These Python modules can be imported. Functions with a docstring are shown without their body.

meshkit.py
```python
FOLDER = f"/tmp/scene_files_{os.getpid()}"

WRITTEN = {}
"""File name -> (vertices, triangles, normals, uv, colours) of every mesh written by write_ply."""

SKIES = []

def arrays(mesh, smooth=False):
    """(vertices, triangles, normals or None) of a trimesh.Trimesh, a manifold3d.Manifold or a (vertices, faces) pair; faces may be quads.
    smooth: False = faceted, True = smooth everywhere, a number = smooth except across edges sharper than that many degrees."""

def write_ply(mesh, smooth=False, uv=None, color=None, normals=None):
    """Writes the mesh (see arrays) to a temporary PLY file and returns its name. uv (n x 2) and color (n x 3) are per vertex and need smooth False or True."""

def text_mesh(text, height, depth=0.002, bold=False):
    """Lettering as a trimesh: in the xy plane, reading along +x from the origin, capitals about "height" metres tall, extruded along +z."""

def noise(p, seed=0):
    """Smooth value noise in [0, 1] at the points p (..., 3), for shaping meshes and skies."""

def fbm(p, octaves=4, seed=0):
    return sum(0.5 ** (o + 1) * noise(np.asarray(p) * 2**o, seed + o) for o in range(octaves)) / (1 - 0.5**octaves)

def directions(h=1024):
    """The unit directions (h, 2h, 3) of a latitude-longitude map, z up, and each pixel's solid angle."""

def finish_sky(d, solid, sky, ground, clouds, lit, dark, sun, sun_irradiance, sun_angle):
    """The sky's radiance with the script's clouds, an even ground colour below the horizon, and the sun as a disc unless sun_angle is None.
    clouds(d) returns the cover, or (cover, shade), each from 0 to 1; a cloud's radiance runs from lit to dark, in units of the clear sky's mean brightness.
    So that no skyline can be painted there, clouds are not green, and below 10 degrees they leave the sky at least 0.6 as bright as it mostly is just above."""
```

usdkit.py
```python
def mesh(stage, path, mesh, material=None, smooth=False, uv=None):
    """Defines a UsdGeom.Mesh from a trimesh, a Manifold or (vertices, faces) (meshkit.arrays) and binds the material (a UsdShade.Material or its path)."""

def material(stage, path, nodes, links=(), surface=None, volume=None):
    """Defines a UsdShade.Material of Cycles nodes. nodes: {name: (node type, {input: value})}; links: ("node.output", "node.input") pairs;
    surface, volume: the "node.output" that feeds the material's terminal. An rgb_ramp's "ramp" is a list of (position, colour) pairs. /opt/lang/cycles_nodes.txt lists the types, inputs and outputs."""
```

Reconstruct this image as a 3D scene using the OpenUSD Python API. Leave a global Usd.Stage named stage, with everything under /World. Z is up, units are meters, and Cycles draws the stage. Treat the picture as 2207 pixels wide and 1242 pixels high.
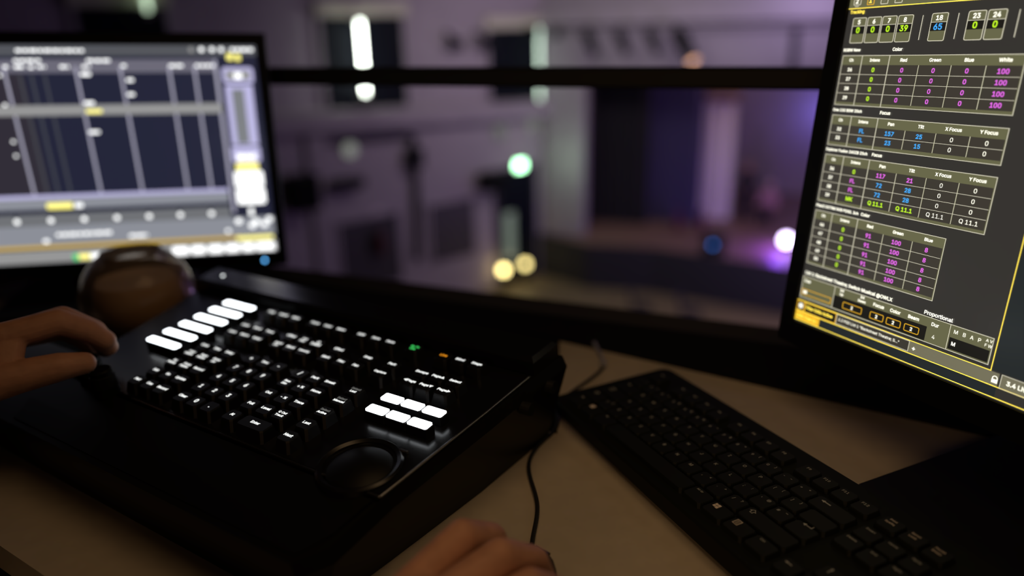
import math, random
import numpy as np, trimesh, manifold3d
from trimesh.creation import box as tbox, cylinder as tcyl, icosphere
from shapely.geometry import Polygon, Point
from shapely import affinity, union_all, box as sbox
from pxr import Usd, UsdGeom, UsdLux, Sdf, Gf, Vt
import usdkit, meshkit

random.seed(7)
stage = Usd.Stage.CreateInMemory()
UsdGeom.SetStageUpAxis(stage, UsdGeom.Tokens.z)
UsdGeom.SetStageMetersPerUnit(stage, 1.0)
world = UsdGeom.Xform.Define(stage, '/World')
stage.SetDefaultPrim(world.GetPrim())
UsdGeom.Scope.Define(stage, '/World/Looks')

# ------------------------------------------------------------------ camera, lights, exposure
CAM_POS = (0.0, 0.0, 1.14)
FOCAL_PX, WPX, HPX = 1600.0, 2207.0, 1242.0
cam = UsdGeom.Camera.Define(stage, '/World/camera')
right = np.array([0.99974, -0.00754, -0.0214]); down = np.array([-0.02269, -0.33208, -0.94298]); fwd = np.array([0.0, 0.94322, -0.33216])
M = Gf.Matrix4d(1.0)
for i, ax in enumerate((right, -down, -fwd)):
    M.SetRow(i, Gf.Vec4d(*map(float, ax), 0))
M.SetRow(3, Gf.Vec4d(*CAM_POS, 1))
cam.AddTransformOp().Set(M)
cam.CreateFocalLengthAttr(26.0)
cam.CreateHorizontalApertureAttr(26.0 * WPX / FOCAL_PX)
cam.CreateVerticalApertureAttr(26.0 * HPX / FOCAL_PX)
cam.CreateFocusDistanceAttr(0.605)
cam.CreateFStopAttr(1.58)
cam.CreateClippingRangeAttr(Gf.Vec2f(0.01, 200))
cam.CreateExposureAttr(0.0)


def light_at(kind, name, pos, color, intensity, size, aim=None):
    L = getattr(UsdLux, kind).Define(stage, '/World/' + name)
    if kind == 'RectLight':
        L.CreateWidthAttr(size[0]); L.CreateHeightAttr(size[1])
    else:
        L.CreateRadiusAttr(size)
    L.CreateIntensityAttr(intensity); L.CreateColorAttr(Gf.Vec3f(*color))
    if aim is not None:
        z = np.array(pos, float) - np.array(aim, float); z /= np.linalg.norm(z)
        x = np.cross([0, 0, 1.0], z); x /= max(np.linalg.norm(x), 1e-9); y = np.cross(z, x)
        m = Gf.Matrix4d(1.0)
        for i, ax in enumerate((x, y, z)):
            m.SetRow(i, Gf.Vec4d(*map(float, ax), 0))
        m.SetRow(3, Gf.Vec4d(*map(float, pos), 1))
        L.AddTransformOp().Set(m)
    else:
        L.AddTranslateOp().Set(Gf.Vec3d(*map(float, pos)))
    return L


# hall frame: C0 is the far corner where the window wall (direction DL) meets the stage wall (direction DP)
C0 = np.array([0.95, 20.25, 0.0])
DL = np.array([.769, .639, 0]); NL = np.array([.639, -.769, 0])       # NL, NP point into the hall
DP = np.array([.929, -.370, 0]); NP = np.array([-.370, -.929, 0])
ZUP = np.array([0, 0, 1.0])
LW = lambda s, z, off=0.0: C0 + DL * s + NL * off + ZUP * z            # off > 0: in front of the window wall
PW = lambda s, z, off=0.0: C0 + DP * s + NP * off + ZUP * z            # off > 0: in front of the stage wall

light_at('RectLight', 'booth_lamp_light', (0.06, 0.45, 1.42), (1.0, .63, .31), 1.16, (0.45, 0.40), (0.06, 0.50, 0.75))
light_at('RectLight', 'booth_fill_light', (-0.5, -1.05, 1.30), (1.0, .60, .29), 2.6, (0.6, 0.6), (0.3, 0.6, 0.8))  # unseen fill, added to lift the desk behind the right monitor
light_at('RectLight', 'stage_wash_light', PW(3.0, 1.85, 4.2), (1.0, .84, .95), 4.8, (5.0, 1.0), PW(0.6, -1.6, 0))
light_at('RectLight', 'hall_wash_light', LW(-9.0, 1.6, 5.0), (.95, .92, .86), .08, (3.0, 1.0), LW(-6.0, -2, 0))
light_at('SphereLight', 'stage_blue_light', PW(7.1, -1.6, -6.0), (.26, .20, 1.0), 62.0, 0.12)
light_at('SphereLight', 'stage_warm_light', PW(6.3, .9, -1.6), (1.0, .66, .56), 52.0, 0.2)
light_at('SphereLight', 'cornice_fill_light', PW(6.5, 2.1, 1.4), (.74, .55, 1.0), 78.0, 0.15)  # added purple fill over the cornice, without a fixture
light_at('SphereLight', 'pilaster_green_fill', PW(.95, -2.2, 1.0), (.70, 1.0, .68), 26.0, 0.1)  # fill added to turn the pilaster green, set apart from the exit lamp
light_at('SphereLight', 'stage_lamp_light', PW(6.25, -3.85, .10), (.26, .06, 1.0), 210.0, 0.09)
light_at('SphereLight', 'floor_violet_fill', PW(7.2, -2.6, 4.0), (.66, .46, 1.0), 190.0, 0.15)  # added fill that tints the hall floor violet, without a fixture
light_at('SphereLight', 'door_lantern_light', PW(-0.3, -4.9, 1.2), (1.0, .78, .38), 4.0, 0.12)

# ------------------------------------------------------------------ helpers: names, tags, meshes
used = {}


def numbered(parent, name):
    k = (parent, name); n = used.get(k, 0); used[k] = n + 1
    return name if n == 0 else f'{name}_{n:03d}'


def tag(p, label=None, cat=None, group=None, kind=None):
    p = p.GetPrim() if hasattr(p, 'GetPrim') else p
    for k, v in (('label', label), ('category', cat), ('group', group), ('kind', kind)):
        if v: p.SetCustomDataByKey(k, v)
    return p


class Thing:
    def __init__(self, path, base):
        self.path, self.base = path, np.array(base, float)
        self.prim = stage.GetPrimAtPath(path)


def thing(name, base, label=None, cat=None, group=None, kind=None):
    path = '/World/' + numbered('/World', name)
    x = UsdGeom.Xform.Define(stage, path); x.AddTranslateOp().Set(Gf.Vec3d(*map(float, base)))
    tag(x.GetPrim(), label, cat, group, kind)
    return Thing(path, base)


def V(mesh):
    v, f, _ = meshkit.arrays(mesh)
    return np.asarray(v, float), np.asarray(f, int)


def cat_(ms):
    vs, fs, n = [], [], 0
    for m in ms:
        v, f = V(m); vs.append(v); fs.append(f + n); n += len(v)
    return (np.vstack(vs), np.vstack(fs))


def part(parent, name, mesh, m, smooth=False, label=None, kind=None):
    """one Mesh under a Thing (vertices given in world space) or under a part"""
    path = parent.path + '/' + numbered(parent.path, name)
    v, f = V(mesh)
    g = usdkit.mesh(stage, path, (v - parent.base, f), m, smooth=smooth)
    tag(g, label, None, None, kind)
    t = Thing.__new__(Thing); t.path, t.base, t.prim = path, parent.base, g.GetPrim()
    return t


def single(name, mesh, m, label=None, cat=None, group=None, kind=None, smooth=False):
    v, f = V(mesh); base = np.array([(v[:, 0].min() + v[:, 0].max()) / 2, (v[:, 1].min() + v[:, 1].max()) / 2, v[:, 2].min()])
    path = '/World/' + numbered('/World', name)
    g = usdkit.mesh(stage, path, (v - base, f), m, smooth=smooth)
    g.AddTranslateOp().Set(Gf.Vec3d(*map(float, base)))
    tag(g, label, cat, group, kind)
    t = Thing.__new__(Thing); t.path, t.base, t.prim = path, base, g.GetPrim()
    return t


def copy_of(src, name, base, label, cat, group):
    path = '/World/' + numbered('/World', name)
    x = UsdGeom.Xform.Define(stage, path)
    x.GetPrim().GetReferences().AddInternalReference(src.path)
    x.GetPrim().SetInstanceable(True)
    x.GetPrim().GetAttribute('xformOp:translate').Set(Gf.Vec3d(*map(float, base)))
    tag(x.GetPrim(), label, cat, group)
    return path


class Frame:
    """a local frame; fr(mesh) places a local mesh in the world"""
    def __init__(self, o, X, Y, Z): self.o, self.A = np.array(o, float), np.array([X, Y, Z], float)
    def __call__(self, mesh):
        v, f = V(mesh); return (self.o + v @ self.A, f)
    def p(self, *q): return self.o + np.array(q, float) @ self.A


def bx(x0, x1, y0, y1, z0, z1):
    m = tbox((x1 - x0, y1 - y0, z1 - z0)); m.apply_translation(((x0 + x1) / 2, (y0 + y1) / 2, (z0 + z1) / 2)); return m


def hull(pts):
    return trimesh.convex.convex_hull(np.array(pts, float))


def cbx(x0, x1, y0, y1, z0, z1, c):
    """chamfered box"""
    P = []
    for sx in (0, 1):
        for sy in (0, 1):
            for sz in (0, 1):
                for k in range(3):
                    q = [(x0, x1)[sx], (y0, y1)[sy], (z0, z1)[sz]]
                    for a, s in zip(range(3), (sx, sy, sz)):
                        if a != k: q[a] += c * (1 - 2 * s)
                    P.append(q)
    return hull(P)


def rrect(x0, x1, y0, y1, r, n=3):
    return sbox(x0 + r, y0 + r, x1 - r, y1 - r).buffer(r, quad_segs=n)


def ext(poly, z0, z1):
    ms = [trimesh.creation.extrude_polygon(g, z1 - z0, engine='earcut') for g in getattr(poly, 'geoms', [poly])]
    v, f = cat_(ms); return (v + [0, 0, z0], f)


def ring2d(poly, w):
    return poly.difference(poly.buffer(-w))


def tube(path, r, n=10):
    path = np.array(path, float); out = []; t = np.gradient(path, axis=0); t /= np.linalg.norm(t, axis=1)[:, None]
    up = np.array([0, 0, 1.0]) if abs(t[0] @ [0, 0, 1]) < .9 else np.array([1.0, 0, 0])
    rr = np.broadcast_to(np.asarray(r, float), len(path))
    for p, d, q in zip(path, t, rr):
        a = np.cross(d, up); a /= np.linalg.norm(a); b = np.cross(a, d); up = b
        ang = np.arange(n) * 2 * math.pi / n
        out.append(p + q * (np.cos(ang)[:, None] * a + np.sin(ang)[:, None] * b))
    v = np.vstack(out + [path[:1], path[-1:]]); f = []
    k = len(path)
    for i in range(k - 1):
        for j in range(n):
            a, b, c, d = i * n + j, i * n + (j + 1) % n, (i + 1) * n + (j + 1) % n, (i + 1) * n + j
            f += [(a, b, c), (a, c, d)]
    for j in range(n):
        f += [(k * n, (j + 1) % n, j), (k * n + 1, (k - 1) * n + j, (k - 1) * n + (j + 1) % n)]
    return (v, np.array(f))


def spline(P, n=8):
    from scipy.interpolate import CubicSpline
    P = np.array(P, float); t = np.r_[0, np.cumsum(np.linalg.norm(np.diff(P, axis=0), axis=1))]
    return CubicSpline(t, P)(np.linspace(0, t[-1], n * len(P)))


def lathe(prof, n=32):
    """prof: (r, z) pairs, closed by the axis if r = 0"""
    m = trimesh.creation.revolve(np.array(prof, float), sections=n); return m


_tx = {}


def text2d(s, h, bold=False, simp=1.0):
    """lettering as a shapely shape, capitals h tall, left end of the baseline at the origin"""
    k = (s, bold)
    if k not in _tx:
        from PIL import Image, ImageDraw, ImageFont
        import glob
        font = ImageFont.truetype(glob.glob('/opt/blender-*/*/datafiles/fonts/Inter.woff2')[0], 60)
        sw = 2 if bold else 0
        x0, y0, x1, y1 = font.getbbox(s, anchor='ls', stroke_width=sw)
        im = Image.new('L', (x1 - x0 + 8, y1 - y0 + 8))
        ImageDraw.Draw(im).text((4 - x0, 4 - y0), s, 255, font, anchor='ls', stroke_width=sw)
        on = np.pad(np.asarray(im) > 127, ((0, 0), (1, 1))).astype(np.int8)
        rows, st = np.nonzero(np.diff(on, axis=1) == 1); en = np.nonzero(np.diff(on, axis=1) == -1)[1]
        g = union_all(sbox(st, -rows - 1, en, -rows)).buffer(.6).buffer(-.6).simplify(simp)
        _tx[k] = affinity.affine_transform(g, [1, 0, 0, 1, x0 - 4, 4 - y0 - 0]), x1 - x0
    g, w = _tx[k]; q = h / 43.6
    return affinity.scale(g, q, q, origin=(0, 0)), w * q


def txt(s, x, y, h, z, align='c', bold=False, d=.0002):
    """text mesh; y is the middle of the capitals"""
    g, w = text2d(s, h, bold)
    dx = x - (w / 2 if align == 'c' else w if align == 'r' else 0)
    return ext(affinity.translate(g, dx, y - h / 2), z, z + d)


# ------------------------------------------------------------------ materials
def lin(r, g, b):
    return tuple((c / 255 / 12.92) if c <= 10 else ((c / 255 + .055) / 1.055) ** 2.4 for c in (r, g, b))


def mat(name, color, rough=.5, noise=0.0, scale=40.0, metallic=0.0, bump=0.0, spec=.5, sheen=0.0):
    n = {'p': ('principled_bsdf', {'base_color': color, 'roughness': rough, 'metallic': metallic, 'specular_ior_level': spec, **({'sheen_weight': sheen} if sheen else {})})}
    l = []
    if noise or bump:
        n['t'] = ('texture_coordinate', {}); n['n'] = ('noise_texture', {'scale': scale, 'detail': 4.0})
        l += [('t.object', 'n.vector')]
    if noise:
        n['r'] = ('rgb_ramp', {'ramp': [(.3, tuple(c * (1 - noise) for c in color)), (.7, tuple(min(1, c * (1 + noise)) for c in color))]})
        l += [('n.fac', 'r.fac'), ('r.color', 'p.base_color')]
    if bump:
        n['b'] = ('bump', {'strength': bump, 'distance': .002}); l += [('n.fac', 'b.height'), ('b.normal', 'p.normal')]
    return usdkit.material(stage, '/World/Looks/' + name, n, l, surface='p.BSDF')


def emat(name, rgb, strength=1.0, rough=.3):
    return usdkit.material(stage, '/World/Looks/' + name, {'p': ('principled_bsdf', {'base_color': (.01, .01, .01), 'roughness': rough, 'emission_color': lin(*rgb), 'emission_strength': strength})}, surface='p.BSDF')


DESK = mat('desk_laminate', (.52, .45, .36), .55, noise=.04, scale=60, bump=.05)
BLACK = mat('black_plastic', (.006, .006, .006), .5, noise=.2, scale=200, spec=.25)
SATIN = mat('satin_black_plastic', (.0035, .0035, .0032), .42, spec=.18)
GLOSS = mat('gloss_black_panel', (.005, .005, .006), .24, spec=.5)
EDGE = mat('polished_dark_edge', (.35, .35, .37), .28, metallic=1.0)
KEYB = mat('keyboard_black', (.0055, .0065, .004), .6, noise=.1, scale=300, spec=.12)
KEYK = mat('keyboard_keycap', (.0075, .009, .006), .55, spec=.15)
KEYC = mat('console_keycap', (.004, .004, .005), .42, spec=.28)
INK = mat('grey_key_print', (.44, .46, .46), .6)
INKW = mat('pale_key_print', (.75, .66, .58), .6)
DARKINK = mat('dim_key_print', (.12, .12, .13), .6)
RUBBER = mat('black_cable_rubber', (.012, .012, .012), .5)
CARPET = mat('black_ledge_cloth', (.008, .008, .008), .95, noise=.4, scale=500, bump=.3, spec=.1)
STEEL = mat('black_painted_steel', (.01, .01, .01), .6, spec=.2)
DULL = mat('plug_grey', (.30, .29, .30), .4)
SKIN = mat('skin', (.48, .245, .16), .55, noise=.10, scale=90, bump=.25, spec=.3)
NAIL = mat('nail', (.37, .20, .15), .35)
SLEEVE = mat('dark_sweater', (.015, .014, .014), .9, noise=.3, scale=300, bump=.3)
JEANS = mat('dark_trousers', (.015, .016, .022), .9, noise=.2, scale=200)
HAIRD = mat('brown_hair', (.05, .03, .02), .7, noise=.4, scale=120)

# ------------------------------------------------------------------ the booth: shell, ledge, rail
Q1 = np.array([-.3025, 1.136, 0]); WD = np.array([.9197, -.3926, 0]); WN = np.array([.3926, .9197, 0])   # booth front line
BF = Frame(Q1, WD, WN, ZUP)                                        # x along the opening, y out to the hall
WALLB = mat('booth_wall_paint', (.045, .042, .04), .85, noise=.1, scale=8)
FLOORB = mat('booth_carpet', (.03, .03, .032), .95, noise=.4, scale=300, bump=.4)


def struct(name, mesh, m, label=None, smooth=False):
    return single(name, mesh, m, label, None, None, 'structure', smooth)


struct('wall_booth_front', BF(cat_([bx(-2.2, 2.9, 0.0, .10, -.02, .735), bx(-2.2, -1.45, 0, .10, .735, 2.5), bx(1.75, 2.9, 0, .10, .735, 2.5), bx(-1.45, 1.75, 0, .10, 1.72, 2.5)])), WALLB, 'dark booth front wall below and around the wide opening')
struct('wall_booth_back', bx(-2.2, 2.2, -1.7, -1.6, -.02, 2.5), WALLB, 'dark back wall of the control booth')
struct('wall_booth_left', bx(-2.3, -2.2, -1.7, 1.95, -.02, 2.5), WALLB, 'dark left wall of the control booth')
struct('wall_booth_right', bx(2.2, 2.3, -1.7, .3, -.02, 2.5), WALLB, 'dark right wall of the control booth')
fp = Polygon([(-2.3, -1.7), (2.3, -1.7), (2.3, 0.02), (-2.3, 1.98)])
struct('floor_booth', ext(fp, -.12, -.02), FLOORB, 'dark carpeted floor of the control booth')
struct('ceiling_booth', ext(fp, 2.5, 2.6), WALLB, 'dark ceiling of the control booth')
LEDGEP = Polygon([tuple((BF.p(-.10, 0, 0))[:2]), (-.18, 1.048), tuple(np.array([.842, -.539]) * -.45 + np.array([.539, .842]) * .787), tuple(np.array([.842, -.539]) * .75 + np.array([.539, .842]) * .787), tuple(BF.p(1.5, 0, 0)[:2])])
rail = thing('window_rail', BF.p(.1, .02, 1.063), 'black horizontal bar running across the booth opening', 'rail')
part(rail, 'bar', BF(cbx(-1.45, 1.75, .015, .055, 1.0635, 1.0885, .003)), STEEL)
for xx in (-1.44, 1.74):
    part(rail, 'bracket', BF(cbx(xx - .03, xx + .03, .0, .07, 1.04, 1.11, .004)), STEEL)

# ------------------------------------------------------------------ the desk
ud, vd = np.array([.842, -.539]), np.array([.539, .842])
dp = [ud * -1.35 + vd * .197, ud * .85 + vd * .197, ud * .85 + vd * .785, ud * -1.35 + vd * .785]
half = Polygon([tuple(BF.p(-3, -.012, 0)[:2]), tuple(BF.p(3, -.012, 0)[:2]), tuple(BF.p(3, -4, 0)[:2]), tuple(BF.p(-3, -4, 0)[:2])])
deskp = Polygon(dp).intersection(half)
desk = thing('desk', (-.1, .55, -.02), 'beige laminate desk carrying the lighting console, screens and keyboard', 'desk')
part(desk, 'desktop', ext(deskp, .722, .75), DESK)
for a, b in ((-1.0, .25), (.75, .25), (.75, .74), (-1.0, .70)):
    c = ud * a + vd * b
    part(desk, 'leg', bx(c[0] - .02, c[0] + .02, c[1] - .02, c[1] + .02, -.02, .722), STEEL)

LEDGEP = LEDGEP.convex_hull.difference(deskp.buffer(.0015)); LEDGEP = max(getattr(LEDGEP, 'geoms', [LEDGEP]), key=lambda g: g.area)
ledge = single('window_ledge', ext(LEDGEP, .735, .7525), CARPET, 'black cloth-covered ledge between the desk and the auditorium opening', 'ledge')

# ------------------------------------------------------------------ lighting console
U = .01905
CF = Frame((-.2938, .5919, .8374), (.8400, -.5426, .0056), (.5405, .8376, .0798), (-.0480, -.0640, .9968))
zdesk = lambda x, y: (.7506 - .8374 - x * .0056 - y * .0798) / .9968
console = thing('lighting_console', CF.p(.02, .09, zdesk(.02, .09)), 'black lighting control console with glowing white key legends on the desk', 'lighting console')
out_top = [(-12.9, 12.0), (13.5, 12.0), (13.2, 5.8), (12.75, -.3), (12.45, -3.2), (11.6, -4.3), (-8.2, -4.3), (-9.2, -2.6), (-9.75, 1.4), (-10.5, 2.8)]
out_bot = [(-11.6, 11.6), (12.6, 11.6), (12.4, 5.8), (11.9, -.3), (11.6, -3.4), (11.1, -3.9), (-7.8, -3.9), (-8.6, -2.6), (-9.2, 1.4)]
ztop = lambda v: -.0135 if v > -.8 else -.0135 - (-.8 - v) * .0034
pts = [(u * U, v * U, ztop(v)) for u, v in out_top] + [(u * U * 1.0, v * U, ztop(v) - .012) for u, v in [(a * 1.012, b * 1.012) for a, b in out_top]] + [(u * U, v * U, zdesk(u * U, v * U)) for u, v in out_bot]
wt = [(-8.0, -4.3), (-8.0, -.6), (-9.6, .9), (-17.0, .9), (-17.6, -.5), (-17.2, -4.0), (-16.6, -4.3)]
wing = [(u * U, v * U, ztop(v)) for u, v in wt] + [(u * U, v * U, ztop(v) - .012) for u, v in [(a * 1.005, b * 1.01) for a, b in wt]] + [(u * U, v * U, zdesk(u * U, v * U)) for u, v in [(-8, -3.9), (-8, -.9), (-16.8, -.1), (-16.6, -3.8)]]
hs = manifold3d.Manifold.batch_boolean([manifold3d.Manifold.hull_points(np.array(pts)), manifold3d.Manifold.hull_points(np.array(wing))], manifold3d.OpType.Add)
part(console, 'housing', CF(hs), SATIN, smooth=20)
PLATE = Polygon([(-9.3 * U, -.74 * U), (12.72 * U, -.74 * U), (13.1 * U, 5.8 * U), (13.25 * U, 9.4 * U), (-12.0 * U, 9.4 * U), (-9.95 * U, 2.2 * U)])


def slab(poly, z0, z1, c):
    """flat slab with a chamfered upper edge"""
    a = np.array(poly.exterior.coords)[:-1]; b = np.array(poly.buffer(-c, join_style=2).exterior.coords)[:-1]
    return hull([(*p, z0) for p in a] + [(*p, z1 - c) for p in a] + [(*p, z1) for p in b])


part(console, 'key_panel', CF(slab(PLATE.convex_hull, -.0150, -.0105, .0012)), GLOSS)
part(console, 'rear_display_panel', CF(slab(Polygon([(-12.4 * U, 9.6 * U), (13.3 * U, 9.6 * U), (13.4 * U, 11.8 * U), (-12.7 * U, 11.8 * U)]), -.0150, .0040, .004)), GLOSS)
part(console, 'palm_rest', CF(hull([(u * U, v * U, z) for u, v, z in ((-8.9, -.95, -.0125), (12.5, -.95, -.0125), (12.2, -2.75, -.0185), (-9.0, -2.75, -.0185), (-8.3, -4.0, -.0235), (11.5, -4.0, -.0235), (-8.9, -.95, -.02), (12.5, -.95, -.02), (-8.3, -4.0, -.03), (11.5, -4.0, -.03))])), SATIN)
part(console, 'edge_highlight_strip', CF(tube([(-3.2 * U, -.76 * U, -.0112), (4 * U, -.76 * U, -.0112), (12.7 * U, -.76 * U, -.0112)], .0010, 8)), EDGE, smooth=True)  # metal strips added so the panel edge shows a highlight
part(console, 'edge_highlight_strip', CF(tube([(12.74 * U, -.74 * U, -.0108), (13.1 * U, 5.8 * U, -.0108), (13.22 * U, 9.2 * U, -.0108)], .0011, 8)), EDGE, smooth=True)
for yy in (8.2, 10.4):
    part(console, 'side_screw', CF.__call__(trimesh.creation.cylinder(radius=.006, height=.012, sections=16, transform=trimesh.transformations.translation_matrix((13.62 * U, yy * U, -.03)) @ trimesh.transformations.rotation_matrix(math.pi / 2, (0, 1, 0)))), BLACK)

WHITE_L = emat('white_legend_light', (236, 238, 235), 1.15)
DIM_L = emat('dim_legend_light', (95, 95, 92), 1.0)
GREEN_L = emat('green_legend_light', (70, 235, 110), .9)
AMBER_L = emat('amber_legend_light', (255, 160, 30), .85)
BAR_L = emat('white_key_light', (244, 250, 255), 4.2)


def keycap(u, v, w=1.0, d=1.0, top=0.0, h=.0105, tw=.70, td=.68, m=U, r=.1):
    """sculpted key: square foot, smaller top pushed to the back"""
    pts = []
    for (hw, hd, z, oy, rr) in ((w - .08, d - .08, top - h, 0, r), (w - 1 + tw + .06, d - 1 + td + .06, top - .0012, .05, r), (w - 1 + tw, d - 1 + td, top, .05, r)):
        for sx in (-1, 1):
            for sy in (-1, 1):
                x, y = sx * hw / 2, sy * hd / 2 + oy
                pts += [((u + x - sx * rr) * m, (v + y) * m, z), ((u + x) * m, (v + y - sy * rr) * m, z)]
    return hull(pts)


def console_key(lines, u, v, light=None, h=.0030, dim_first=False, w=1.0):
    k = part(console, 'key', CF(keycap(u, v - .10, w=w, top=-.0002)), KEYC)
    n = len(lines); ms = []; dm = []
    for i, s in enumerate(lines):
        y = v * U + (n - 1) * .0021 - i * .0042 - (.0008 if n > 1 else 0)
        hh = h * (.85 if n > 1 else 1)
        g, tw = text2d(s, hh, True); lim = .0142 * w
        if tw > lim: hh *= lim / tw
        (dm if dim_first and i == 0 else ms).append(txt(s, u * U, y, hh, -.0002, bold=True))
    part(k, 'legend', CF(cat_(ms)), light or WHITE_L)
    if dm: part(k, 'upper_legend', CF(cat_(dm)), DIM_L)
    # small unlit sub-legend at the back right of the cap
    return k


KEYS = []
C3 = (-3.6, -2.6, -1.6)
for v, names in ((0, ('Part', 'Cue', 'Record')), (1, ('Sub', 'Go', 'Update')), (4 - .1, ('Undo', 'Time', 'Delay'))):
    KEYS += [((n,), u, v, None) for u, n in zip(C3, names)]
for v, names in ((2.03, (('Int', 'Palette'), ('Focus', 'Palette'), ('Record',))), (3.04, (('Color', 'Palette'), ('Beam', 'Palette'), ('Group', 'List')))):
    KEYS += [(n, u, v, None) for u, n in zip(C3, names)]
for v, names in ((5.68, ('Learn', 'Macro', 'Query')), (6.56, ('Label', 'About', 'Trace')), (8.44, ('Copy', 'Recall', 'Make'))):
    KEYS += [((n,), u, v, None) for u, n in zip(C3, names)]
C0K = (0, 1, 2)
KEYS += [(('Clear',), 0, 0, None), (('0',), 1, 0, None), (('.',), 2, 0, None)]
KEYS += [((str(3 * r + c + 1),), c, r + 1, None) for r in range(3) for c in range(3)]
KEYS += [(('+',), 0, 4, None), (('Thru',), 1, 4, None), (('-',), 2, 4, None)]
for v, names in ((5.75, (('Assert', 'List'), ('Block',), ('Intensity',))), (6.7, (('Offset',), ('Cue', 'Only'), ('Q', 'Track'))), (8.44, (('Focus',), ('Color',), ('Beam',)))):
    KEYS += [(n, u, v, None) for u, n in zip((-.05, .93, 1.92), names)]
C4 = (3.54, 4.55, 5.53)
KEYS += [(('At',), 3.54, 0, None), (('Enter',), 5.05, 0, None)]
KEYS += [(('Full',), C4[0], 1.02, None), (('Level',), C4[1], 1.02, None), (('Q Out', 'Track'), C4[2], 1.05, None)]
KEYS += [(('Out',), C4[0], 2.04, None), (('- %',), C4[1], 2.04, None), (('Trace',), C4[2], 2.06, None)]
KEYS += [(('Rem', 'Dim'), C4[0], 3.12, None), (('+ %',), C4[1], 3.08, None), (('Home',), C4[2], 3.1, None)]
KEYS += [(('/',), C4[0], 4.0, None), (('Park',), C4[1], 4.0, None), (('Sneak',), C4[2], 4.0, None)]
KEYS += [((n,), u, 5.77, None) for u, n in zip((3.46, 4.51, 5.49), ('Mark', 'Flex', 'Fan'))]
KEYS += [((n,), u, 6.66, None) for u, n in zip((3.5, 5.5, 7.07), ('Effect', 'Snap', 'Park'))]
KEYS += [((n,), u, 8.45, None) for u, n in zip((3.37, 4.42, 5.41), ('Shift', 'Form', 'Form'))]
KEYS += [(('Next',), 7.12, 0, None), (('Last',), 7.12, 1.02, None), (('Select', 'Active'), 7.12, 2.06, 's'), (('Select', 'Manual'), 7.12, 3.1, 's'), (('Select', 'Last'), 7.12, 4.02, 's'), (('Capture',), 7.05, 5.8, None)]
KEYS += [(('Go To', 'Cue'), 6.95, 8.5, 'g'), (('Live',), 8.85, 8.45, 'a'), (('Blind',), 9.86, 8.45, None), (('Stage',), 10.84, 8.45, None)]
KEYS += [((n,), u, 6.66, None) for u, n in zip((8.93, 9.9, 10.88), ('Escape', 'Page\u25b2', 'Select'))]
KEYS += [((n,), u, 5.78, None) for u, n in zip((8.9, 9.86, 10.88), ('\u25c0Page', 'Page\u25bc', 'Page\u25b6'))]
for lines, u, v, c in KEYS:
    w = 1.9 if lines == ('Enter',) else 1.0
    console_key(lines, u, v, {'g': GREEN_L, 'a': AMBER_L}.get(c), h=.0045 if len(lines[0]) == 1 else .0030, dim_first=c == 's', w=w)

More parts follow.
